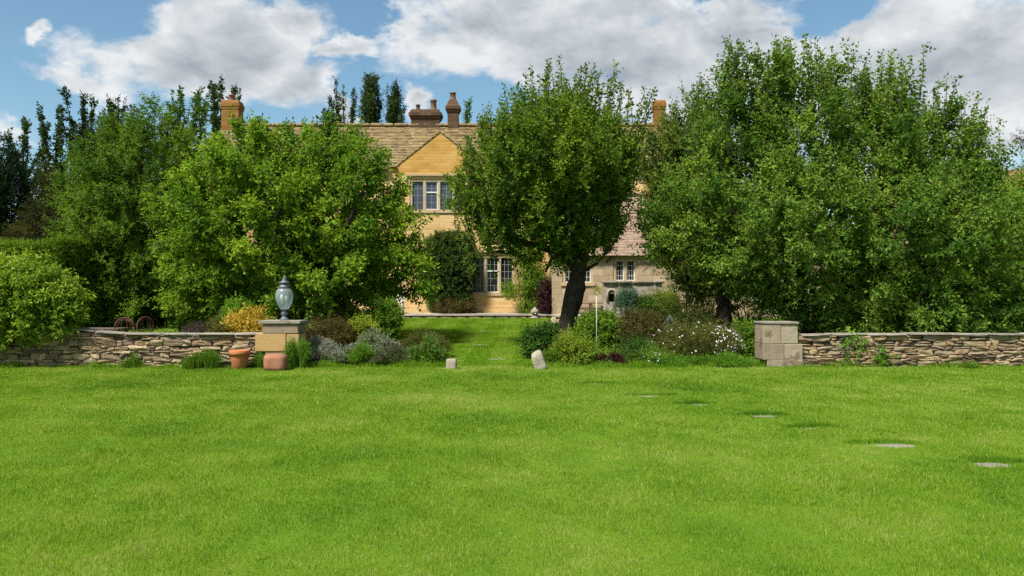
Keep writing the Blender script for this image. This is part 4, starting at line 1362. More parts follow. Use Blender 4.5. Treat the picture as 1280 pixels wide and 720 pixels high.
# --- loose green tree further back at the left
Y = 27.0
env = env_px([(165, 250, 72, 78), (140, 310, 62, 70), (205, 300, 58, 80), (165, 355, 78, 48), (175, 190, 52, 42), (215, 205, 30, 44), (118, 255, 40, 52), (190, 165, 22, 26)], Y)
t0 = np.array((at(165, 0, Y)[0], Y, G(Y) - 0.1))
lims = [([t0, at(165, 380, Y), at(170, 280, Y), at(178, 180, Y)], [0.2, 0.17, 0.11, 0.04]), ([at(165, 380, Y), at(125, 320, Y), at(115, 250, Y)], [0.1, 0.08, 0.03]), ([at(165, 380, Y), at(205, 320, Y), at(215, 220, Y)], [0.1, 0.08, 0.03])]
lead = top_leaders(env, 20, rng, 0.4, 0.9) + leaders_px([(185, 180, 181, 128), (160, 200, 158, 145), (220, 190, 223, 115), (232, 200, 240, 140), (205, 200, 208, 152)], Y, rng)
make_tree('leafy_tree', 'loose mid green tree between the clipped hedge and the dense bushy tree', 'tree', env, lims, 'tree_mid', rng, 220, 0.56, 0.56, 50, 11, 0.38, 0.108, 0.064, 0.5, 0.7, lead)

# --- old apple tree in the middle
Y = 21.0
env = env_px([(690, 245, 92, 56), (632, 262, 50, 48, -0.3), (722, 218, 72, 60), (655, 215, 52, 50, 0.3), (766, 215, 32, 56), (600, 255, 32, 36), (732, 268, 46, 30, -0.6), (690, 215, 80, 60, -1.0), (622, 205, 30, 42, 0.4),
              (640, 300, 46, 20, -0.4), (700, 180, 74, 42), (690, 292, 62, 24, -0.8), (745, 285, 30, 26, -0.4), (720, 290, 50, 26, 0.6)], Y)
tb0 = np.array((at(709, 0, Y)[0], Y, G(Y) - 0.1))
trunk = ([tb0, at(709, 408, Y), at(714, 380, Y), at(722, 350, Y), at(724, 330, Y), at(731, 300, Y), at(738, 250, Y), at(735, 190, Y)], [0.31, 0.25, 0.22, 0.22, 0.21, 0.16, 0.11, 0.05])
lims = [trunk, ([at(722, 338, Y), at(700, 316, Y - .1), at(672, 308, Y - .3), at(640, 300, Y - .5), at(612, 285, Y - .7), at(590, 255, Y - .8)], [0.12, 0.10, 0.09, 0.07, 0.05, 0.03]),
        ([at(724, 326, Y), at(690, 280, Y + .3), at(665, 230, Y + .5), at(655, 170, Y + .6)], [0.13, 0.10, 0.07, 0.03]),
        ([at(730, 310, Y), at(752, 290, Y - .4), at(770, 240, Y - .6), at(778, 180, Y - .6)], [0.12, 0.09, 0.06, 0.03]),
        ([at(727, 318, Y), at(715, 280, Y - .8), at(700, 230, Y - 1.4), at(690, 180, Y - 1.5)], [0.11, 0.08, 0.06, 0.03]),
        ([at(727, 340, Y), at(745, 330, Y - .3), at(756, 318, Y - .5), at(770, 300, Y - .7)], [0.05, 0.04, 0.03, 0.02]),
        ([at(706, 318, Y - .1), at(690, 322, Y - .2), at(682, 340, Y - .3)], [0.06, 0.05, 0.03])]
sp = []
for (x, y) in ((659, 90), (668, 105), (683, 88), (692, 96), (702, 99), (712, 96), (729, 84), (738, 92), (748, 93), (763, 95), (775, 100), (787, 112), (799, 118), (808, 125), (640, 112), (632, 125), (622, 138), (612, 150), (603, 142), (655, 122),
               (645, 135), (720, 106), (735, 105), (756, 108), (590, 190), (580, 205), (575, 235), (572, 265), (585, 175), (678, 112)):
    bx = 690 + (x - 690) * 0.80
    sp.append((bx, y + rng.uniform(75, 115), x, y))
lead = leaders_px(sp, Y, rng, 3, 0.2, 0.4) + top_leaders(env, 34, rng, 0.4, 0.9, 0.10)
make_tree('apple_tree', 'old apple tree with dark leaning trunk and upright shoots before the house', 'tree', env, lims, 'apple', rng, 215, 0.44, 0.38, 40, 10, 0.30, 0.104, 0.062, 0.95, 0.40, lead, plume=1.7, lsh=11)

# --- spreading many-stemmed tree behind the right wall
Y = 20.3
env = env_px([(1000, 190, 72, 80), (925, 205, 54, 72, 0.3), (1085, 192, 74, 76), (1160, 215, 62, 74), (1212, 258, 40, 60), (880, 262, 62, 54, -0.2), (985, 290, 112, 84, -0.8), (1110, 300, 116, 84, -0.8), (1200, 320, 66, 72),
              (845, 292, 46, 38), (1040, 372, 96, 36, -0.6), (1170, 378, 92, 34, -0.6), (930, 330, 70, 36, -0.5), (972, 122, 40, 42), (1046, 132, 40, 40), (1108, 142, 32, 40), (1260, 350, 44, 58), (920, 124, 28, 40), (1060, 396, 70, 16, -1.3, 0.7), (1170, 398, 80, 15, -1.3, 0.7), (1255, 394, 50, 20, -1.2, 0.7), (1110, 372, 80, 26, -1.5, 0.8), (1215, 372, 60, 26, -1.5, 0.8)], Y)
gb = np.array((at(1010, 0, Y)[0], Y, G(Y) - 0.1))
def st(*pp, r0=0.09, r1=0.03, dy=0.0): return limb(Y, *pp, r0=r0, r1=r1, dy=dy)
lims = [([gb, at(1005, 400, Y), at(1000, 300, Y), at(990, 150, Y), at(984, 70, Y)], [0.16, 0.14, 0.10, 0.05, 0.02]),
        ([gb, at(1000, 395, Y), at(965, 360, Y - .3), at(935, 320, Y - .5), at(900, 270, Y - .6)], [0.13, 0.11, 0.09, 0.06, 0.03]),
        ([gb, at(1020, 395, Y), at(1050, 300, Y + .3), at(1060, 200, Y + .4), at(1045, 100, Y + .4)], [0.12, 0.11, 0.08, 0.05, 0.02]),
        ([gb, at(1025, 400, Y), at(1085, 330, Y - .4), at(1110, 230, Y - .5), at(1115, 110, Y - .5)], [0.12, 0.10, 0.08, 0.05, 0.02]),
        ([gb, at(1030, 405, Y), at(1120, 350, Y - .2), at(1170, 270, Y), at(1185, 170, Y + .2)], [0.11, 0.09, 0.08, 0.05, 0.02]),
        ([gb, at(1035, 408, Y), at(1150, 375, Y - .4), at(1220, 320, Y - .5), at(1250, 250, Y - .5)], [0.10, 0.09, 0.07, 0.05, 0.02]),
        ([gb, at(995, 390, Y), at(970, 300, Y + .5), at(940, 200, Y + .6), at(922, 100, Y + .6)], [0.12, 0.10, 0.08, 0.05, 0.02])]
sp = []
for (x, y) in ((983, 44), (975, 62), (1000, 58), (1013, 62), (922, 58), (910, 74), (902, 92), (935, 75), (950, 80), (1048, 70), (1065, 78), (1078, 82), (1120, 76), (1124, 92), (1105, 98), (1168, 108), (1155, 118), (1195, 130), (1212, 140), (1232, 140), (1246, 190),
               (1140, 110), (1090, 92), (1030, 82), (960, 70), (890, 112), (880, 130), (866, 150)):
    bx = 1040 + (x - 1040) * 0.93
    sp.append((bx, y + rng.uniform(55, 95), x, y + 4))
lead = leaders_px(sp, Y, rng, 4, 0.22, 0.45) + top_leaders(env, 26, rng, 0.3, 0.7)
make_tree('leafy_tree', 'huge spreading many stemmed green tree over the wall beside the pale pier', 'tree', env, lims, 'tree_right', rng, 345, 0.56, 0.52, 50, 10, 0.36, 0.116, 0.066, 0.5, 0.6, lead, base=gb, lsh=9)

# --- smaller trees round it
Y = 24.0
env = env_px([(845, 215, 40, 56), (868, 185, 34, 58), (850, 270, 46, 44), (880, 330, 48, 44), (870, 250, 46, 60)], Y)
t0 = np.array((at(905, 0, Y)[0], Y, G(Y) - 0.1))
lims = [([t0, at(905, 390, Y), at(902, 350, Y), at(885, 280, Y), at(865, 180, Y)], [0.24, 0.2, 0.17, 0.11, 0.03]), ([at(902, 350, Y), at(870, 310, Y), at(845, 230, Y)], [0.12, 0.08, 0.03])]
sp = [(x + 2, y + 70, x, y) for (x, y) in ((858, 112), (872, 104), (880, 108), (846, 128), (836, 142), (893, 116), (863, 126), (826, 160))]
make_tree('leafy_tree', 'smaller tree with reddish shoot tips between apple tree and spreading tree', 'tree', env, lims, 'bronze', rng, 150, 0.36, 0.45, 26, 10, 0.42, 0.12, 0.068, 0.7, 0.3, leaders_px(sp, Y, rng, 2, 0.3, 0.6))
Y = 23.5
env = env_px([(1262, 290, 46, 66), (1300, 300, 60, 90), (1280, 360, 60, 50), (1225, 350, 40, 50)], Y)
t0 = np.array((at(1285, 0, Y)[0], Y, G(Y) - 0.1))
lims = [([t0, at(1285, 380, Y), at(1280, 280, Y), at(1270, 230, Y)], [0.15, 0.12, 0.08, 0.03])]
make_tree('leafy_tree', 'yellowish green young tree crowded under the right side of the spreading tree', 'tree', env, lims, 'lime', rng, 150, 0.38, 0.45, 26, 10, 0.42, 0.12, 0.066, 0.5, 0.4, top_leaders(env, 16, rng))
# dark branch end entering at the right
Y = 30.0
env = env_px([(1300, 176, 24, 8), (1325, 200, 40, 24), (1335, 165, 40, 14), (1340, 260, 60, 60)], Y)
t0 = np.array((at(1345, 0, Y)[0], Y, G(Y) - 0.1))
lims = [([t0, at(1345, 330, Y), at(1345, 220, Y), at(1345, 130, Y)], [0.22, 0.19, 0.14, 0.05]), ([at(1345, 220, Y), at(1310, 185, Y), at(1270, 172, Y)], [0.07, 0.05, 0.015]), ([at(1345, 215, Y), at(1300, 190, Y), at(1276, 184, Y)], [0.05, 0.03, 0.012])]
sp = [(1300, 178, 1266, 168), (1300, 182, 1268, 178), (1305, 186, 1272, 186), (1310, 176, 1270, 163)]
make_tree('conifer', 'brownish conifer whose branch tip reaches in beyond the outbuilding roof', 'tree', env, lims, 'copper', rng, 60, 0.35, 0.35, 18, 10, 0.30, 0.11, 0.03, 0.0, 0.6, leaders_px(sp, Y, rng, 1, 0.1, 0.1), lsh=14)


def poplar(name, label, px, ytop, Y, wpx, mat, rg, nb=26, leafL=0.20, group='poplars behind the trees and the house', base_z=None, tilt=0.16, low=0.12, cat='tree', per=10, den=3.1):
    """upright plumes: a stem with steep branches, each feathered with leaves"""
    g = G(Y) if base_z is None else base_z
    top = at(px, ytop, Y)
    base = np.array((top[0], Y, g))
    Ht = top[2] - g
    hw = wpx / FOC * Y / 2
    root = thing(name, label, cat, tuple(base), group)
    tb_, lb = Buf(), Buf()
    axis = [base + np.array((0, 0, -0.2)), base + np.array((0.02 * Ht, 0, 0.4 * Ht)), top - np.array((0.01 * Ht, 0, 0.25 * Ht)), top]
    tb_.tube(axis, [0.016 * Ht, 0.012 * Ht, 0.006 * Ht, 0.01], 7)
    segs = [(base + np.array((0, 0, 0.55 * Ht)), top)]
    for k in range(nb):
        t = low + (0.80 - low) * (k + rg.uniform()) / nb
        a = rg.uniform(0, 6.28)
        s = base + np.array((0.02 * Ht * min(1, t * 2.5), 0, t * Ht))
        ln = Ht * rg.uniform(0.22, 0.40) * (1.15 - 0.55 * t)
        reach = hw * rg.uniform(0.55, 1.1) * (1.1 - 0.45 * t)
        e = s + np.array((math.cos(a) * reach, math.sin(a) * reach, ln))
        m = s + (e - s) * 0.45 + np.array((math.cos(a) * reach * 0.25, math.sin(a) * reach * 0.25, -0.04 * ln))
        tb_.tube([s, m, e], [0.05, 0.035, 0.012], 4, cap=False)
        segs.append((m, e)); segs.append((s, m))
    for (s, e) in segs:
        n = max(5, int(np.linalg.norm(e - s) * den * 2.6))
        t = rg.uniform(0.02, 1.0, n)
        S = s + (e - s) * t[:, None]
        D = nrm(nrm(e - s) * 0.9 + rg.normal(0, 0.45, (n, 3)))
        shoots_to_leaves(lb, S, D, rg.uniform(0.30, 0.60, n), per, leafL, leafL * 0.62, np.clip(rg.normal(0.5, 0.18, n), 0, 1), rg, 0.8, 0.0)
    part(tb_, 'trunk', M['bark'], root, True)
    part(lb, 'crown', M[mat], root)
    return root


PG = 'dark poplars behind the left trees'
poplar('poplar', 'thin dark poplar farthest left, beside the black yew', 30, 150, 60, 50, 'poplar', rng, 13, 0.25, PG)
poplar('poplar', 'dark feathery poplar second from the black yew', 72, 138, 58, 84, 'poplar', rng, 22, 0.25, PG)
poplar('poplar', 'tallest dark feathery poplar at the left, split into plumes', 104, 117, 58, 80, 'poplar', rng, 25, 0.25, PG)
poplar('poplar', 'short dark poplar just right of the tallest left one', 128, 140, 60, 44, 'poplar', rng, 17, 0.25, PG)
poplar('dark_spruce', 'dense blackish spruce top rising behind the loose green tree', 145, 135, 56, 44, 'yew', rng, 44, 0.2, None, low=0.1, cat='tree')
poplar('poplar', 'slender green poplar beside the honey coloured left chimney, further from it', 226, 114, 52, 66, 'poplar_green', rng, 27, 0.25, PG)
poplar('poplar', 'dark thin poplar standing right against the left chimney', 268, 107, 56, 62, 'poplar', rng, 20, 0.25, PG)
PH = 'dark poplars behind the house roof'


def full_poplar(label, px, ytop, half):
    Yp = 75
    hh = (172 - ytop) / 2
    e = env_px([(px, ytop + hh, half, hh * 0.96), (px - half * 0.4, ytop + hh * 1.1, half * 0.6, hh * 0.7), (px + half * 0.45, ytop + hh * 1.25, half * 0.6, hh * 0.7), (px + 1, ytop + hh * 0.5, half * 0.5, hh * 0.5), (px, ytop + 110, half * 0.9, 45)], Yp)
    b0 = np.array((at(px, 0, Yp)[0], Yp, 0.6))
    make_tree('poplar', label, 'tree', e, [([b0, at(px, 260, Yp), at(px, 180, Yp), at(px, ytop + 8, Yp)], [0.4, 0.3, 0.2, 0.03])], 'poplar', rng, 80, 0.7, 0.6, 18, 9, 0.55, 0.24, 0.14, 1.8, 0.5, top_leaders(e, 10, rng, 0.5, 1.0), PH, plume=1.5)



poplar('poplar', 'small dark spire above the roof, first from the left chimney', 404, 131, 75, 34, 'poplar', rng, 24, 0.2, PH, low=0.3)
poplar('poplar', 'narrow dark poplar above the roof, second from the left chimney', 424, 116, 75, 38, 'poplar', rng, 24, 0.2, PH, low=0.3)
full_poplar('tallest full dark poplar above the ridge', 463, 97, 10)
full_poplar('full dark poplar above the ridge next to the chimney pair', 493, 111, 8)
poplar('poplar', 'tiny green tree tip over the ridge just right of the tall chimney', 583, 142, 70, 18, 'poplar_green', rng, 20, 0.2, PH, low=0.4)


def blob_plant(name, label, cat, env, mat, rg, clumps=40, mind=0.2, rc=0.25, shoots=16, per=8, slen=0.2, L=0.06, Wd=0.035, up=0.4, out=0.5, stems=True, group=None, flowers=None, droop=0.15, base=None, spread=1.0, shell=0.42):
    """a shrub: stems out of the ground and leafy shoots through its volume"""
    ctr = np.mean([c for c, _ in env], axis=0)
    if base is None:
        base = np.array((ctr[0], ctr[1], ground(ctr[1])))
    root = thing(name, label, cat, tuple(base), group)
    pts = clump_points(env, clumps, rg, mind, shell)
    n = len(pts)
    C = np.repeat(pts, shoots, axis=0)
    o_ = np.repeat(nrm(pts - ctr), shoots, axis=0)
    dv = nrm(rg.normal(size=(n * shoots, 3)) + o_ * 0.5)
    S = C + dv * (rc * rg.uniform(0.05, 0.8, len(C)))[:, None]
    D = nrm(dv * 0.6 + o_ * out + np.array((0, 0, up)) + rg.normal(0, 0.3, (len(C), 3)))
    tint = np.repeat(np.clip(rg.normal(0.5, 0.16, n), 0, 1), shoots) + rg.normal(0, 0.08, len(C))
    lb = Buf()
    shoots_to_leaves(lb, S, D, slen * rg.uniform(0.5, 1.3, len(C)), per, L, Wd, tint, rg, spread, droop)
    lb.v = [np.stack([v[:, 0], v[:, 1], np.maximum(v[:, 2], base[2] - 0.02 if not flowers else v[:, 2])], 1) for v in lb.v] if name != 'ivy_bush' else lb.v
    if stems:
        sb = Buf()
        k = min(n, 26)
        for p in pts[rg.choice(n, k, replace=False)]:
            f = base + np.array(((p[0] - base[0]) * 0.3, (p[1] - base[1]) * 0.3, -0.03))
            m = f + (p - f) * 0.5 + rg.normal(0, 0.04, 3)
            sb.tube([f, m, p], [0.012, 0.009, 0.004], 4, cap=False)
        part(sb, 'stems', M['bark'], root, True)
    part(lb, 'foliage', M[mat], root)
    if flowers:
        nf, fs, mf, side = flowers
        fb = Buf()
        pf = []
        while len(pf) < nf:
            c, r = env[rg.integers(len(env))]
            dv = rg.normal(size=3); dv /= np.linalg.norm(dv)
            if dv[1] > 0.5: continue
            p = c + dv * r * rg.uniform(1.0, 1.15)
            if any(np.sum(((p - c2) / r2) ** 2) < 0.9 for c2, r2 in env): continue
            if p[2] < base[2] + 0.1 or rg.uniform() > side(p): continue
            pf.append((p, dv))
        for p, dv in pf:
            ax = nrm(dv + np.array((0, -0.6, 0.6)) + rg.normal(0, 0.3, 3))
            a = nrm(np.cross(ax, rg.normal(size=3))); c2 = np.cross(ax, a)
            m = 5
            P = np.repeat(p[None], m, 0)
            D5 = np.stack([math.cos(2 * math.pi * k / m) * a + math.sin(2 * math.pi * k / m) * c2 + 0.25 * ax for k in range(m)])
            leaf_mesh(fb, P, nrm(D5), np.full(m, fs * rg.uniform(0.7, 1.2)), np.full(m, fs * 0.9), rg.uniform(0.2, 1, m), rg, 0.1)
        part(fb, 'flowers', M[mf], root)
    return root


def shrub(name, label, cat, x0, x1, ytop, Y, mat, rg, depth=None, lobes=3, **kw):
    """a shrub filling the picture width x0..x1 with its top at ytop, rooted at distance Y"""
    a, c = at(x0, ytop, Y), at(x1, ytop, Y)
    z0, z1 = ground(Y) - 0.02, a[2]
    w, h = c[0] - a[0], z1 - z0
    dp = depth or max(0.35, w * 0.4)
    env = [(np.array(((a[0] + c[0]) / 2, Y, z0 + h * 0.48)), np.array((w * 0.46, dp, h * 0.50)))]
    for k in range(lobes):
        fx = rg.uniform(-0.26, 0.26)
        env.append((np.array(((a[0] + c[0]) / 2 + fx * w, Y + rg.uniform(-0.4, 0.3) * dp, z0 + h * rg.uniform(0.34, 0.62))), np.array((w * 0.26, dp * 0.6, h * 0.34))))
    vol = w * h
    kw.setdefault('clumps', int(min(130, max(16, vol * 95))))
    kw.setdefault('mind', 0.11)
    kw.setdefault('rc', 0.17)
    return blob_plant(name, label, cat, env, mat, rg, **kw)


def mound(name, label, cat, x0, x1, ytop, Y, mat, rg, n=1500, wid=0.012, group=None, tips=None, cone=1.0, base_frac=0.6, bend=0.25, side=4):
    """fine upright stems fanning from the ground: lavender, rosemary, tall grass"""
    a, c = at(x0, ytop, Y), at(x1, ytop, Y)
    z0, h, hw = ground(Y) - 0.01, at(0, ytop, Y)[2] - ground(Y), (c[0] - a[0]) / 2
    cx = (a[0] + c[0]) / 2
    root = thing(name, label, cat, (cx, Y, z0), group)
    r = np.sqrt(rg.uniform(0, 1, n)); th = rg.uniform(0, 6.28, n)
    # several tufts of unequal height make up the plant
    kt = max(4, int(hw * 14))
    ta, tr_ = rg.uniform(0, 6.28, kt), np.sqrt(rg.uniform(0, 1, kt)) * 0.8
    th_ = rg.uniform(0.62, 1.12, kt) * (1 - 0.25 * tr_)
    own = rg.integers(0, kt, n)
    dx = tr_[own] * np.cos(ta[own]) + 0.34 * r * np.cos(th)
    dy = tr_[own] * np.sin(ta[own]) + 0.34 * r * np.sin(th)
    r = np.clip(np.sqrt(dx * dx + dy * dy), 0, 1.05)
    dd = min(hw, 0.55)
    B = np.stack([cx + dx * hw * base_frac, Y + dy * dd * base_frac, np.full(n, z0)], 1)
    top = np.sqrt(np.clip(1 - 0.75 * r ** 2, 0.12, 1)) * h * rg.uniform(0.5, 1.10, n) * th_[own]
    lump = 1 + 0.12 * np.sin(dx * 6 + 1) * np.sin(dy * 5 + 2)
    T = np.stack([cx + dx * hw * cone + rg.normal(0, 0.05, n), Y + dy * dd * cone + rg.normal(0, 0.05, n), z0 + top * lump], 1)
    Mi = B + (T - B) * 0.55 + np.stack([dx * -bend * hw * 0.2, dy * -bend * dd * 0.2, np.full(n, 0.1 * h)], 1)
    an = rg.uniform(0, 6.28, n)
    S = np.stack([np.cos(an), np.sin(an), np.zeros(n)], 1) * wid / 2
    V = np.stack([B - S, B + S, Mi + S, Mi - S, T], 1).reshape(-1, 3)
    i = np.arange(n)[:, None] * 5
    tint = np.clip(rg.normal(0.45, 0.2, n), 0, 1)
    b = Buf()
    b.add(V, i + np.array([[0, 1, 2, 3]]), np.repeat(tint, 5))
    b.f.append(i + np.array([[3, 2, 4]]))
    # small side leaves along the upper stems
    m = side
    t = rg.uniform(0.25, 1.0, (n, m))
    P = (Mi[:, None] + (T - Mi)[:, None] * t[..., None]).reshape(-1, 3)
    D = nrm(np.repeat(nrm(T - Mi), m, 0) + rg.normal(0, 0.6, (n * m, 3)))
    leaf_mesh(b, P, D, rg.uniform(0.03, 0.07, n * m), np.full(n * m, wid * 0.9), np.clip(np.repeat(tint, m) + rg.normal(0.05, 0.15, n * m), 0, 1), rg)
    part(b, 'foliage', M[mat], root)
    if tips:
        k = int(n * tips[1])
        sel = rg.choice(n, k, replace=False)
        fb = Buf()
        P = np.repeat(T[sel], 4, 0) + rg.normal(0, 0.012, (k * 4, 3))
        leaf_mesh(fb, P, nrm(rg.normal(0, 0.5, (k * 4, 3)) + np.array((0, 0, 0.8))), np.full(k * 4, 0.045), np.full(k * 4, 0.022), rg.uniform(0, 1, k * 4), rg)
        part(fb, 'flower_heads', M[tips[0]], root)
    return root


# ---- left side: ivy bush on the wall, hedges, yew
env = env_px([(36, 372, 52, 38, 0.1, 0.7), (-5, 385, 58, 44, 0.1, 0.7), (76, 386, 20, 28, 0, 0.45), (20, 350, 40, 22, 0.2, 0.6), (32, 398, 46, 20, -0.1, 0.45), (-25, 410, 36, 28, 0, 0.5)], 17.5)
blob_plant('ivy_bush', 'bright glossy leafed ivy bush bulging over the end of the wall', 'bush', env, 'laurel', rng, 170, 0.20, 0.24, 16, 9, 0.26, 0.115, 0.062, 0.0, 0.7, True, droop=0.55, base=np.array((px2x(30), WY + 0.3, 0)))


def hedge(name, label, p0, p1, depth, ztop0, ztop1, mat, rg, n, L=0.07, wob=0.12):
    """clipped hedge: leafy shoots over the top and faces of a long block"""
    p0, p1 = np.array(p0, float), np.array(p1, float)
    root = thing(name, label, 'hedge', (*((p0 + p1) / 2), ground((p0[1] + p1[1]) / 2)))
    u = rg.uniform(0, 1, n)
    ax = p1 - p0; ln = np.linalg.norm(ax); ax /= ln; nn = np.array((ax[1], -ax[0]))
    zt = ztop0 + (ztop1 - ztop0) * u + wob * np.sin(u * ln * 1.3) + 0.5 * wob * np.sin(u * ln * 3.1 + 1)
    face = rg.uniform(size=n); endf = rg.uniform(size=n) < 0.16
    u = np.where(endf, np.where(rg.uniform(size=n) < 0.5, 0.005, 0.995), u)
    top = face < 0.36
    s = np.where(top, rg.uniform(-0.5, 0.5, n), np.where(face < 0.82, 0.5, -0.5)) * depth
    s = np.where(endf, rg.uniform(-0.5, 0.5, n) * depth, s); top = top & ~endf
    g = 0.1
    z = np.where(top, zt, g + (zt - g) * rg.uniform(0, 1, n))
    bulge = 1 + 0.10 * np.sin(u * ln * 2.2 + z * 2.0)
    S = np.stack([p0[0] + ax[0] * ln * u + nn[0] * s * bulge, p0[1] + ax[1] * ln * u + nn[1] * s * bulge, z], 1)
    nv = np.where(top[:, None], np.array((0, 0, 1.0)), np.sign(s)[:, None] * np.array((nn[0], nn[1], 0.25)))
    nv = np.where(endf[:, None], np.sign(u - 0.5)[:, None] * np.array((ax[0], ax[1], 0.2)), nv)
    D = nrm(nv + rg.normal(0, 0.5, (n, 3)) + np.array((0, 0, 0.3)))
    lb = Buf()
    shoots_to_leaves(lb, S - D * 0.12, D, rg.uniform(0.12, 0.28, n), 9, L, L * 0.55, np.clip(0.5 + 0.18 * np.sin(S[:, 0] * 2.1 + S[:, 2] * 3) + rg.normal(0, 0.12, n), 0, 1), rg)
    part(lb, 'foliage', M[mat], root)
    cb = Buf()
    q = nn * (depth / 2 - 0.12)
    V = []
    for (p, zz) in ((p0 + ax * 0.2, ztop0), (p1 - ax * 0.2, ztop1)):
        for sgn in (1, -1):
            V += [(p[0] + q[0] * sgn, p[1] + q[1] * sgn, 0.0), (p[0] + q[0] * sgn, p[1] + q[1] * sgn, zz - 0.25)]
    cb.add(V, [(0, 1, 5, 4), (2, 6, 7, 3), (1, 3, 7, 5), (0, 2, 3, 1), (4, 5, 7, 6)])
    part(cb, 'branches', M['hedge_inner_shade'], root)  # one solid block, painted dark as the hedge's shaded inside
    return root


hedge('clipped_hedge', 'clipped bright topped hedge behind the ivy bush', (-19.5, 26.5), (-13.4, 24.9), 1.6, 3.45, 3.05, 'hedge', rng, 7500, 0.085)
hedge('tall_hedge', 'dark tall hedge with deep shade put into its leaf colour behind the rusty chairs', (-18, 29.5), (-7.5, 28.2), 1.5, 3.4, 2.9, 'hedge_shaded', rng, 6500, 0.10)
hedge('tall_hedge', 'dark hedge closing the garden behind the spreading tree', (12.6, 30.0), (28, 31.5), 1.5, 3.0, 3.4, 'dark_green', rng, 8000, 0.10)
Y = 45.0
env = env_px([(2, 250, 30, 62), (-20, 260, 40, 80), (8, 300, 36, 50), (-2, 205, 20, 28)], Y)
t0 = np.array((at(0, 0, Y)[0], Y, 0.6))
make_tree('yew_tree', 'broad blackish yew tree cut off by the left edge', 'tree', env, [([t0, at(0, 330, Y), at(0, 250, Y), at(0, 190, Y)], [0.4, 0.3, 0.2, 0.06])], 'yew', rng, 130, 0.6, 0.8, 24, 11, 0.55, 0.20, 0.09, 0.6, 0.3, top_leaders(env, 14, rng, 0.4, 0.8))
Y = 42.0
env = env_px([(58, 272, 26, 22), (62, 248, 16, 20), (50, 295, 36, 20), (75, 290, 30, 26), (64, 230, 8, 12)], Y)
t0 = np.array((at(62, 0, Y)[0], Y, 0.6))
make_tree('copper_conifer', 'small brownish conifer between the yew and the loose green tree', 'tree', env, [([t0, at(62, 330, Y), at(62, 260, Y), at(64, 222, Y)], [0.2, 0.15, 0.1, 0.03])], 'copper', rng, 90, 0.4, 0.5, 20, 10, 0.45, 0.16, 0.05, 0.1, 0.7, top_leaders(env, 8, rng, 0.3, 0.6))

# ---- plants by the left pier and in the left border
shrub('golden_shrub', 'golden yellow shrub behind the wall just left of the lantern pier', 'shrub', 286, 334, 389, 18.3, 'yellow', rng, L=0.075, Wd=0.04, slen=0.22)
shrub('green_shrub', 'fresh green shrub poking up behind the golden shrub by the pier', 'shrub', 278, 322, 376, 18.9, 'vivid', rng, L=0.07, Wd=0.04)
shrub('purple_shrub', 'low dusky purple plants spreading along the top of the left wall', 'shrub', 224, 292, 408, 18.4, 'plum_grey', rng, L=0.05, Wd=0.03)
shrub('bronze_shrub', 'bronze brown small leafed shrub just right of the lantern pier', 'shrub', 372, 444, 398, 19.2, 'brown', rng, L=0.045, Wd=0.026, clumps=110)
shrub('bronze_shrub', 'ochre tinted leafy plant among the purple plants left of the golden shrub', 'shrub', 262, 292, 401, 18.2, 'olive', rng, L=0.06, Wd=0.03)
LG = 'soft mounds in the left border'
mound('rosemary', 'upright green feathery plant against the lantern pier', 'plant', 358, 392, 409, 17.12, 'vivid', rng, 1300, 0.010, LG)
mound('lavender', 'silver grey lavender mound next to the feathery plant by the pier', 'plant', 376, 430, 415, 18.1, 'silver', rng, 2600, 0.012, LG, ('silver', 0.5))
mound('lavender', 'short grey green tuft in front of the silver lavender', 'plant', 398, 434, 434, 17.6, 'lavender', rng, 1400, 0.010, LG, ('silver', 0.3))
mound('lavender', 'wide grey green mound in the middle of the left border', 'plant', 428, 508, 416, 18.3, 'lavender', rng, 4600, 0.012, LG, ('silver', 0.35))
mound('lavender', 'fresh green tuft in front of the wide grey green mound', 'plant', 426, 474, 430, 17.7, 'vivid', rng, 1800, 0.010, LG)
mound('lavender', 'low brownish grey tuft in front of the wide mound', 'plant', 462, 514, 434, 17.7, 'lavender', rng, 1800, 0.010, LG, ('plum_grey', 0.3))
mound('lavender', 'dark brownish green mound at the right end of the left border', 'plant', 492, 566, 411, 18.9, 'olive', rng, 3200, 0.012, LG)
mound('rosemary', 'rounded vivid green mound beside the small squarish stone', 'plant', 508, 560, 419, 17.9, 'vivid', rng, 3600, 0.010, LG, ('lavender', 0.3))
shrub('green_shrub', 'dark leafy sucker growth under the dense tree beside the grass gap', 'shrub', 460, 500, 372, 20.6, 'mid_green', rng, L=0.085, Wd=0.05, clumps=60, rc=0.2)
shrub('green_shrub', 'low bright leafy plant behind the bronze shrub under the dense tree', 'shrub', 436, 470, 402, 19.7, 'yellow_green', rng, L=0.07, Wd=0.05)
shrub('green_shrub', 'dark low evergreen filling the ground under the dense tree', 'shrub', 395, 480, 392, 21.2, 'dark_green', rng, L=0.07, Wd=0.04, clumps=90)

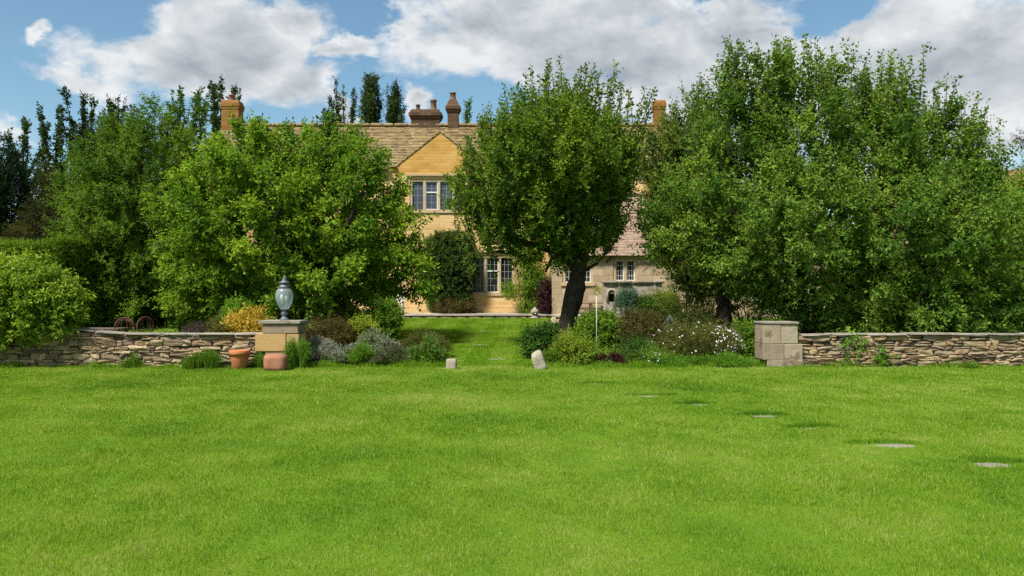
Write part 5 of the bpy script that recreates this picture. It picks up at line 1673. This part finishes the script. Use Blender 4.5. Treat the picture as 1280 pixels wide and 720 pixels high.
# ---- right border
RG_ = 'shrubs in the right border'
shrub('green_shrub', 'dark round leafy shrub at the left end of the right border', 'shrub', 656, 702, 409, 18.9, 'dark_green', rng, L=0.085, Wd=0.055, group=RG_)
shrub('yellow_shrub', 'upright yellow tipped shrub before the leaning trunk', 'shrub', 697, 720, 415, 18.0, 'yellow_green', rng, L=0.060, Wd=0.030, group=RG_, clumps=22, rc=0.12, depth=0.25)
shrub('yellow_shrub', 'rounder lime green shrub just right of the yellow tipped one', 'shrub', 714, 742, 428, 17.9, 'lime', rng, L=0.06, Wd=0.034, group=RG_, clumps=26, rc=0.13, depth=0.28)
shrub('green_shrub', 'broad fresh green leafy clump behind the thin white stake', 'shrub', 718, 780, 395, 20.0, 'mid_green', rng, L=0.10, Wd=0.06, group=RG_)
shrub('brown_shrub', 'large dark brownish small leafed shrub right of the white stake', 'shrub', 772, 836, 391, 19.4, 'brown', rng, L=0.045, Wd=0.026, group=RG_, clumps=130, rc=0.15)
shrub('brown_shrub', 'dark brownish green shrub behind the wire plant support', 'shrub', 824, 896, 386, 20.4, 'ivy', rng, L=0.05, Wd=0.03, group=RG_, clumps=130, rc=0.15)
mound('spiky_plant', 'dark red spiky leafed plant at the front of the right border', 'plant', 748, 782, 435, 17.8, 'plum', rng, 260, 0.020, RG_)
shrub('green_shrub', 'small deep green shrub between red spiky plant and blossom', 'shrub', 776, 812, 428, 18.1, 'dark_green', rng, L=0.05, Wd=0.028, group=RG_)
shrub('flowering_shrub', 'brownish shrub covered in white blossom left of the pale pier', 'shrub', 812, 928, 404, 18.5, 'olive', rng, L=0.045, Wd=0.024, clumps=150, rc=0.16, group=RG_,
      flowers=(170, 0.023, 'petals', lambda p: 1.0 if p[0] > 4.5 else 0.35))
shrub('green_shrub', 'fresh green bush between white blossom and the pale pier', 'shrub', 908, 954, 410, 18.9, 'mid_green', rng, L=0.07, Wd=0.04, group=RG_)
mound('tall_grass', 'tuft of long green grass below the white blossom, nearer the spiky plant', 'plant', 800, 866, 440, 17.65, 'vivid', rng, 1300, 0.012, RG_, None, 1.0, 0.9, 0.25, 1)
mound('tall_grass', 'tuft of long green grass below the white blossom, nearer the pale pier', 'plant', 858, 950, 441, 17.65, 'vivid', rng, 1700, 0.012, RG_, None, 1.0, 0.85)
shrub('flowering_shrub', 'low white flowered plant at the front edge of the right border', 'shrub', 800, 836, 441, 17.75, 'mid_green', rng, L=0.04, Wd=0.02, clumps=30, group=RG_, flowers=(22, 0.023, 'petals', lambda p: 1.0))
mound('tall_grass', 'loose green perennials at the foot of the dark round shrub', 'plant', 676, 702, 430, 17.85, 'mid_green', rng, 600, 0.012, RG_)
def ground_cover(xa, xb, ya, yb, n, mats, label):
    b = Buf()
    X = rng.uniform(xa, xb, n); Yy = rng.uniform(ya, yb, n)
    hh = 0.16 + 0.12 * vnoise(X, Yy, 3.0, 31) + 0.05 * vnoise(X, Yy, 9.0, 32)
    k = hh > 0.05
    X, Yy, hh = X[k], Yy[k], hh[k]
    n = len(X)
    Z = np.array([ground(y) for y in Yy]) + 0.02
    S = np.stack([X, Yy, Z], 1)
    D = nrm(rng.normal(0, 0.5, (n, 3)) + np.array((0, 0, 1.0)))
    shoots_to_leaves(b, S, D, hh * rng.uniform(0.5, 1.5, n), 6, 0.06, 0.03, np.clip(0.5 + 0.25 * vnoise(X, Yy, 5.0, 33) + rng.normal(0, 0.1, n), 0, 1), rng)
    tag(b.build('ground_cover', M[mats]), label, 'plants', kind='stuff')


ground_cover(-5.2, -1.55, 17.55, 19.6, 3000, 'mid_green', 'low mixed leafy growth between the mounds of the left border')
ground_cover(0.75, 5.6, 17.6, 20.0, 3600, 'mid_green', 'low mixed leafy growth between the shrubs of the right border')
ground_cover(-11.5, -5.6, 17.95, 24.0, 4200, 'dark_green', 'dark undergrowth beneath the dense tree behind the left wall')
ground_cover(5.4, 15.0, 17.95, 24.0, 6000, 'mid_green', 'leafy undergrowth beneath the spreading tree behind the right wall')
# thin stake with a young tuft
st_x = px2x(745.5, 18.3)
stk = thing('plant_stake', 'thin white stake with a small pale leaf tuft at its top', 'plant stake', (st_x, 18.3, ground(18.3)))
b = Buf(); b.tube([(st_x, 18.3, ground(18.3) - 0.1), (st_x + 0.005, 18.3, 1.0), (st_x, 18.3, at(0, 366, 18.3)[2])], 0.011, 8); part(b, 'stake', M['pipe'], stk, True)
b = Buf(); c0 = at(745.5, 363, 18.3); n = 26
shoots_to_leaves(b, np.repeat(c0[None], n, 0) + rng.normal(0, 0.04, (n, 3)), nrm(rng.normal(0, 0.7, (n, 3)) + np.array((0, 0, 0.5))), rng.uniform(0.05, 0.14, n), 5, 0.045, 0.022, rng.uniform(0.3, 0.7, n), rng)
part(b, 'leaf_tuft', M['yellow_green'], stk)

# ---- against the house
env = [(np.array((hx(561, 31.6), 31.55, 2.2)), np.array((0.92, 0.42, 1.55))), (np.array((hx(545, 31.6), 31.6, 2.6)), np.array((0.62, 0.36, 1.2))), (np.array((hx(578, 31.6), 31.6, 2.75)), np.array((0.42, 0.36, 1.1))),
       (np.array((hx(562, 31.6), 31.65, 3.5)), np.array((0.85, 0.3, 0.5))), (np.array((hx(568, 31.6), 31.5, 1.4)), np.array((0.7, 0.4, 0.7)))]
blob_plant('wall_shrub', 'dense dark clipped evergreen trained on the wall left of the leaded window', 'shrub', env, 'wall_green', rng, 260, 0.2, 0.24, 22, 9, 0.2, 0.088, 0.060, 0.2, 0.6)
shrub('brown_shrub', 'low brownish plant at the foot of the dark wall evergreen', 'shrub', 540, 596, 376, 31.2, 'brown', rng, L=0.06, Wd=0.035)
env = [(np.array((hx(666, 30.9), 31.0, 1.6)), np.array((0.55, 0.4, 0.95))), (np.array((hx(664, 30.9), 31.05, 2.6)), np.array((0.5, 0.35, 0.9))), (np.array((hx(655, 30.9), 31.2, 3.2)), np.array((0.6, 0.3, 0.5))), (np.array((hx(640, 30.9), 31.2, 1.75)), np.array((0.35, 0.25, 0.25)))]
blob_plant('climbing_shrub', 'pale green climbing shrub rising beside the leaded window', 'shrub', env, 'tree_left', rng, 130, 0.22, 0.24, 16, 8, 0.26, 0.085, 0.045, 0.4, 0.4)
shrub('red_shrub', 'dark red leafed shrub by the drainpipe', 'shrub', 674, 694, 347, 30.3, 'plum', rng, depth=0.3, L=0.075, Wd=0.045, clumps=48, rc=0.18)
shrub('green_shrub', 'blue green shrub growing in front of the niche wall', 'shrub', 772, 796, 361, 28.5, 'blue_green', rng, L=0.07, Wd=0.035)
shrub('green_shrub', 'low green foliage spilling over the stone trough', 'shrub', 790, 838, 371, 28.5, 'dark_green', rng, L=0.08, Wd=0.05)
shrub('yellow_shrub', 'lime yellow plant at the right end of the stone trough', 'shrub', 822, 848, 366, 28.6, 'yellow_green', rng, L=0.07, Wd=0.04)
Y = 27.2
env = env_px([(865, 350, 36, 34), (888, 365, 34, 30), (840, 372, 24, 18), (850, 330, 22, 18)], Y)
blob_plant('rose_bush', 'loose rusty green rose bush leaning between trough and spreading tree', 'shrub', env, 'bronze', rng, 90, 0.25, 0.28, 16, 8, 0.3, 0.075, 0.04, 0.4, 0.4)
Y = 25.0
env = env_px([(935, 375, 40, 26), (965, 390, 36, 24), (905, 395, 30, 16)], Y)
blob_plant('green_shrub', 'shaded green bush behind the pale pier under the spreading tree', 'shrub', env, 'mid_green', rng, 70, 0.25, 0.28, 16, 8, 0.28, 0.085, 0.05, 0.3, 0.5)

# ---- growth at the wall foot
def sprout(px, py, Y, label, n=18, L=0.07, spread=0.14, mat='vivid'):
    c = at(px, py, Y)
    b = Buf()
    S = np.repeat(c[None], n, 0) + rng.normal(0, spread, (n, 3)) * np.array((1, 0.15, 0.8))
    S[:, 1] = Y + rng.uniform(-0.05, 0.03, n)
    shoots_to_leaves(b, S, nrm(rng.normal(0, 0.6, (n, 3)) + np.array((0, -0.6, 0.2))), rng.uniform(0.06, 0.14, n), 6, L, L * 0.7, rng.uniform(0.3, 0.8, n), rng)
    tag(b.build('ivy_sprig', M[mat], loc=tuple(c)), label, 'ivy', 'ivy sprigs on the right wall')
sprout(1066, 428, WY - 0.24, 'ivy sprig hanging from the coping of the right wall', 22)
sprout(1072, 445, WY - 0.24, 'small ivy sprig low on the right wall under the hanging one', 12)
sprout(1103, 446, WY - 0.24, 'larger ivy clump halfway up the right wall', 26, 0.08, 0.12)
mound('tall_grass', 'dark weeds at the foot of the right wall', 'plant', 1188, 1226, 449, 17.3, 'mid_green', rng, 500, 0.012, 'weeds at the wall foot', None, 1.0, 0.85, 0.25, 1)
for (x0, x1, yt, lb, n_) in ((152, 186, 441, 'tuft of weeds at the middle of the left wall', 420), (228, 288, 434, 'tall grass clump just left of the terracotta pot', 1300), (310, 338, 440, 'grass clump between the terracotta pot and the pier', 600), (0, 30, 452, 'dark weeds under the ivy bush', 500)):
    mound('tall_grass', lb, 'plant', x0, x1, yt, 17.25, 'mid_green', rng, n_, 0.012, 'weeds at the wall foot', None, 1.0, 0.85, 0.25, 1)
b = Buf()
for (xa, xb, n_) in ((-60, 335, 5200), (335, 562, 3400), (655, 950, 4200), (950, 1400, 3600)):
    X = rng.uniform(px2x(xa), px2x(xb), n_); Yy = 17.36 + 0.1 * np.sin(X * 1.7) + rng.normal(0, 0.07, n_)
    lm = 1 + 0.6 * np.sin(X * 2.3 + 1) * np.sin(X * 5.1)
    blades(b, X, Yy, rng.uniform(0.05, 0.15, n_) * np.clip(lm, 0.3, 2), np.full(n_, 0.011), rng, 0.5, np.clip(rng.normal(0.35, 0.2, n_), 0, 1))
tag(b.build('grass_fringe', M['blades']), 'uncut grass fringe along the wall foot and border edges', 'grass', kind='stuff')

# ---- far woods closing the horizon
b = Buf(); tr_ = Buf()
for side in (-1, 1):
    n = 5200
    X = rng.uniform(14, 190, n) * side; Yy = 95 + rng.uniform(0, 14, n)
    hh = 7.5 + 1.8 * np.sin(X * 0.21) + 1.1 * np.sin(X * 0.53 + 2)
    S = np.stack([X, Yy, 0.6 + hh * rng.uniform(0, 1, n) ** 0.6], 1)
    shoots_to_leaves(b, S, nrm(rng.normal(0, 0.6, (n, 3)) + np.array((0, -0.3, 0.5))), rng.uniform(0.6, 1.4, n), 7, 0.8, 0.5, np.clip(rng.normal(0.5, 0.2, n), 0, 1), rng)
tag(b.build('far_trees', M['poplar_green']), 'distant band of trees beyond the garden', 'trees', kind='stuff')
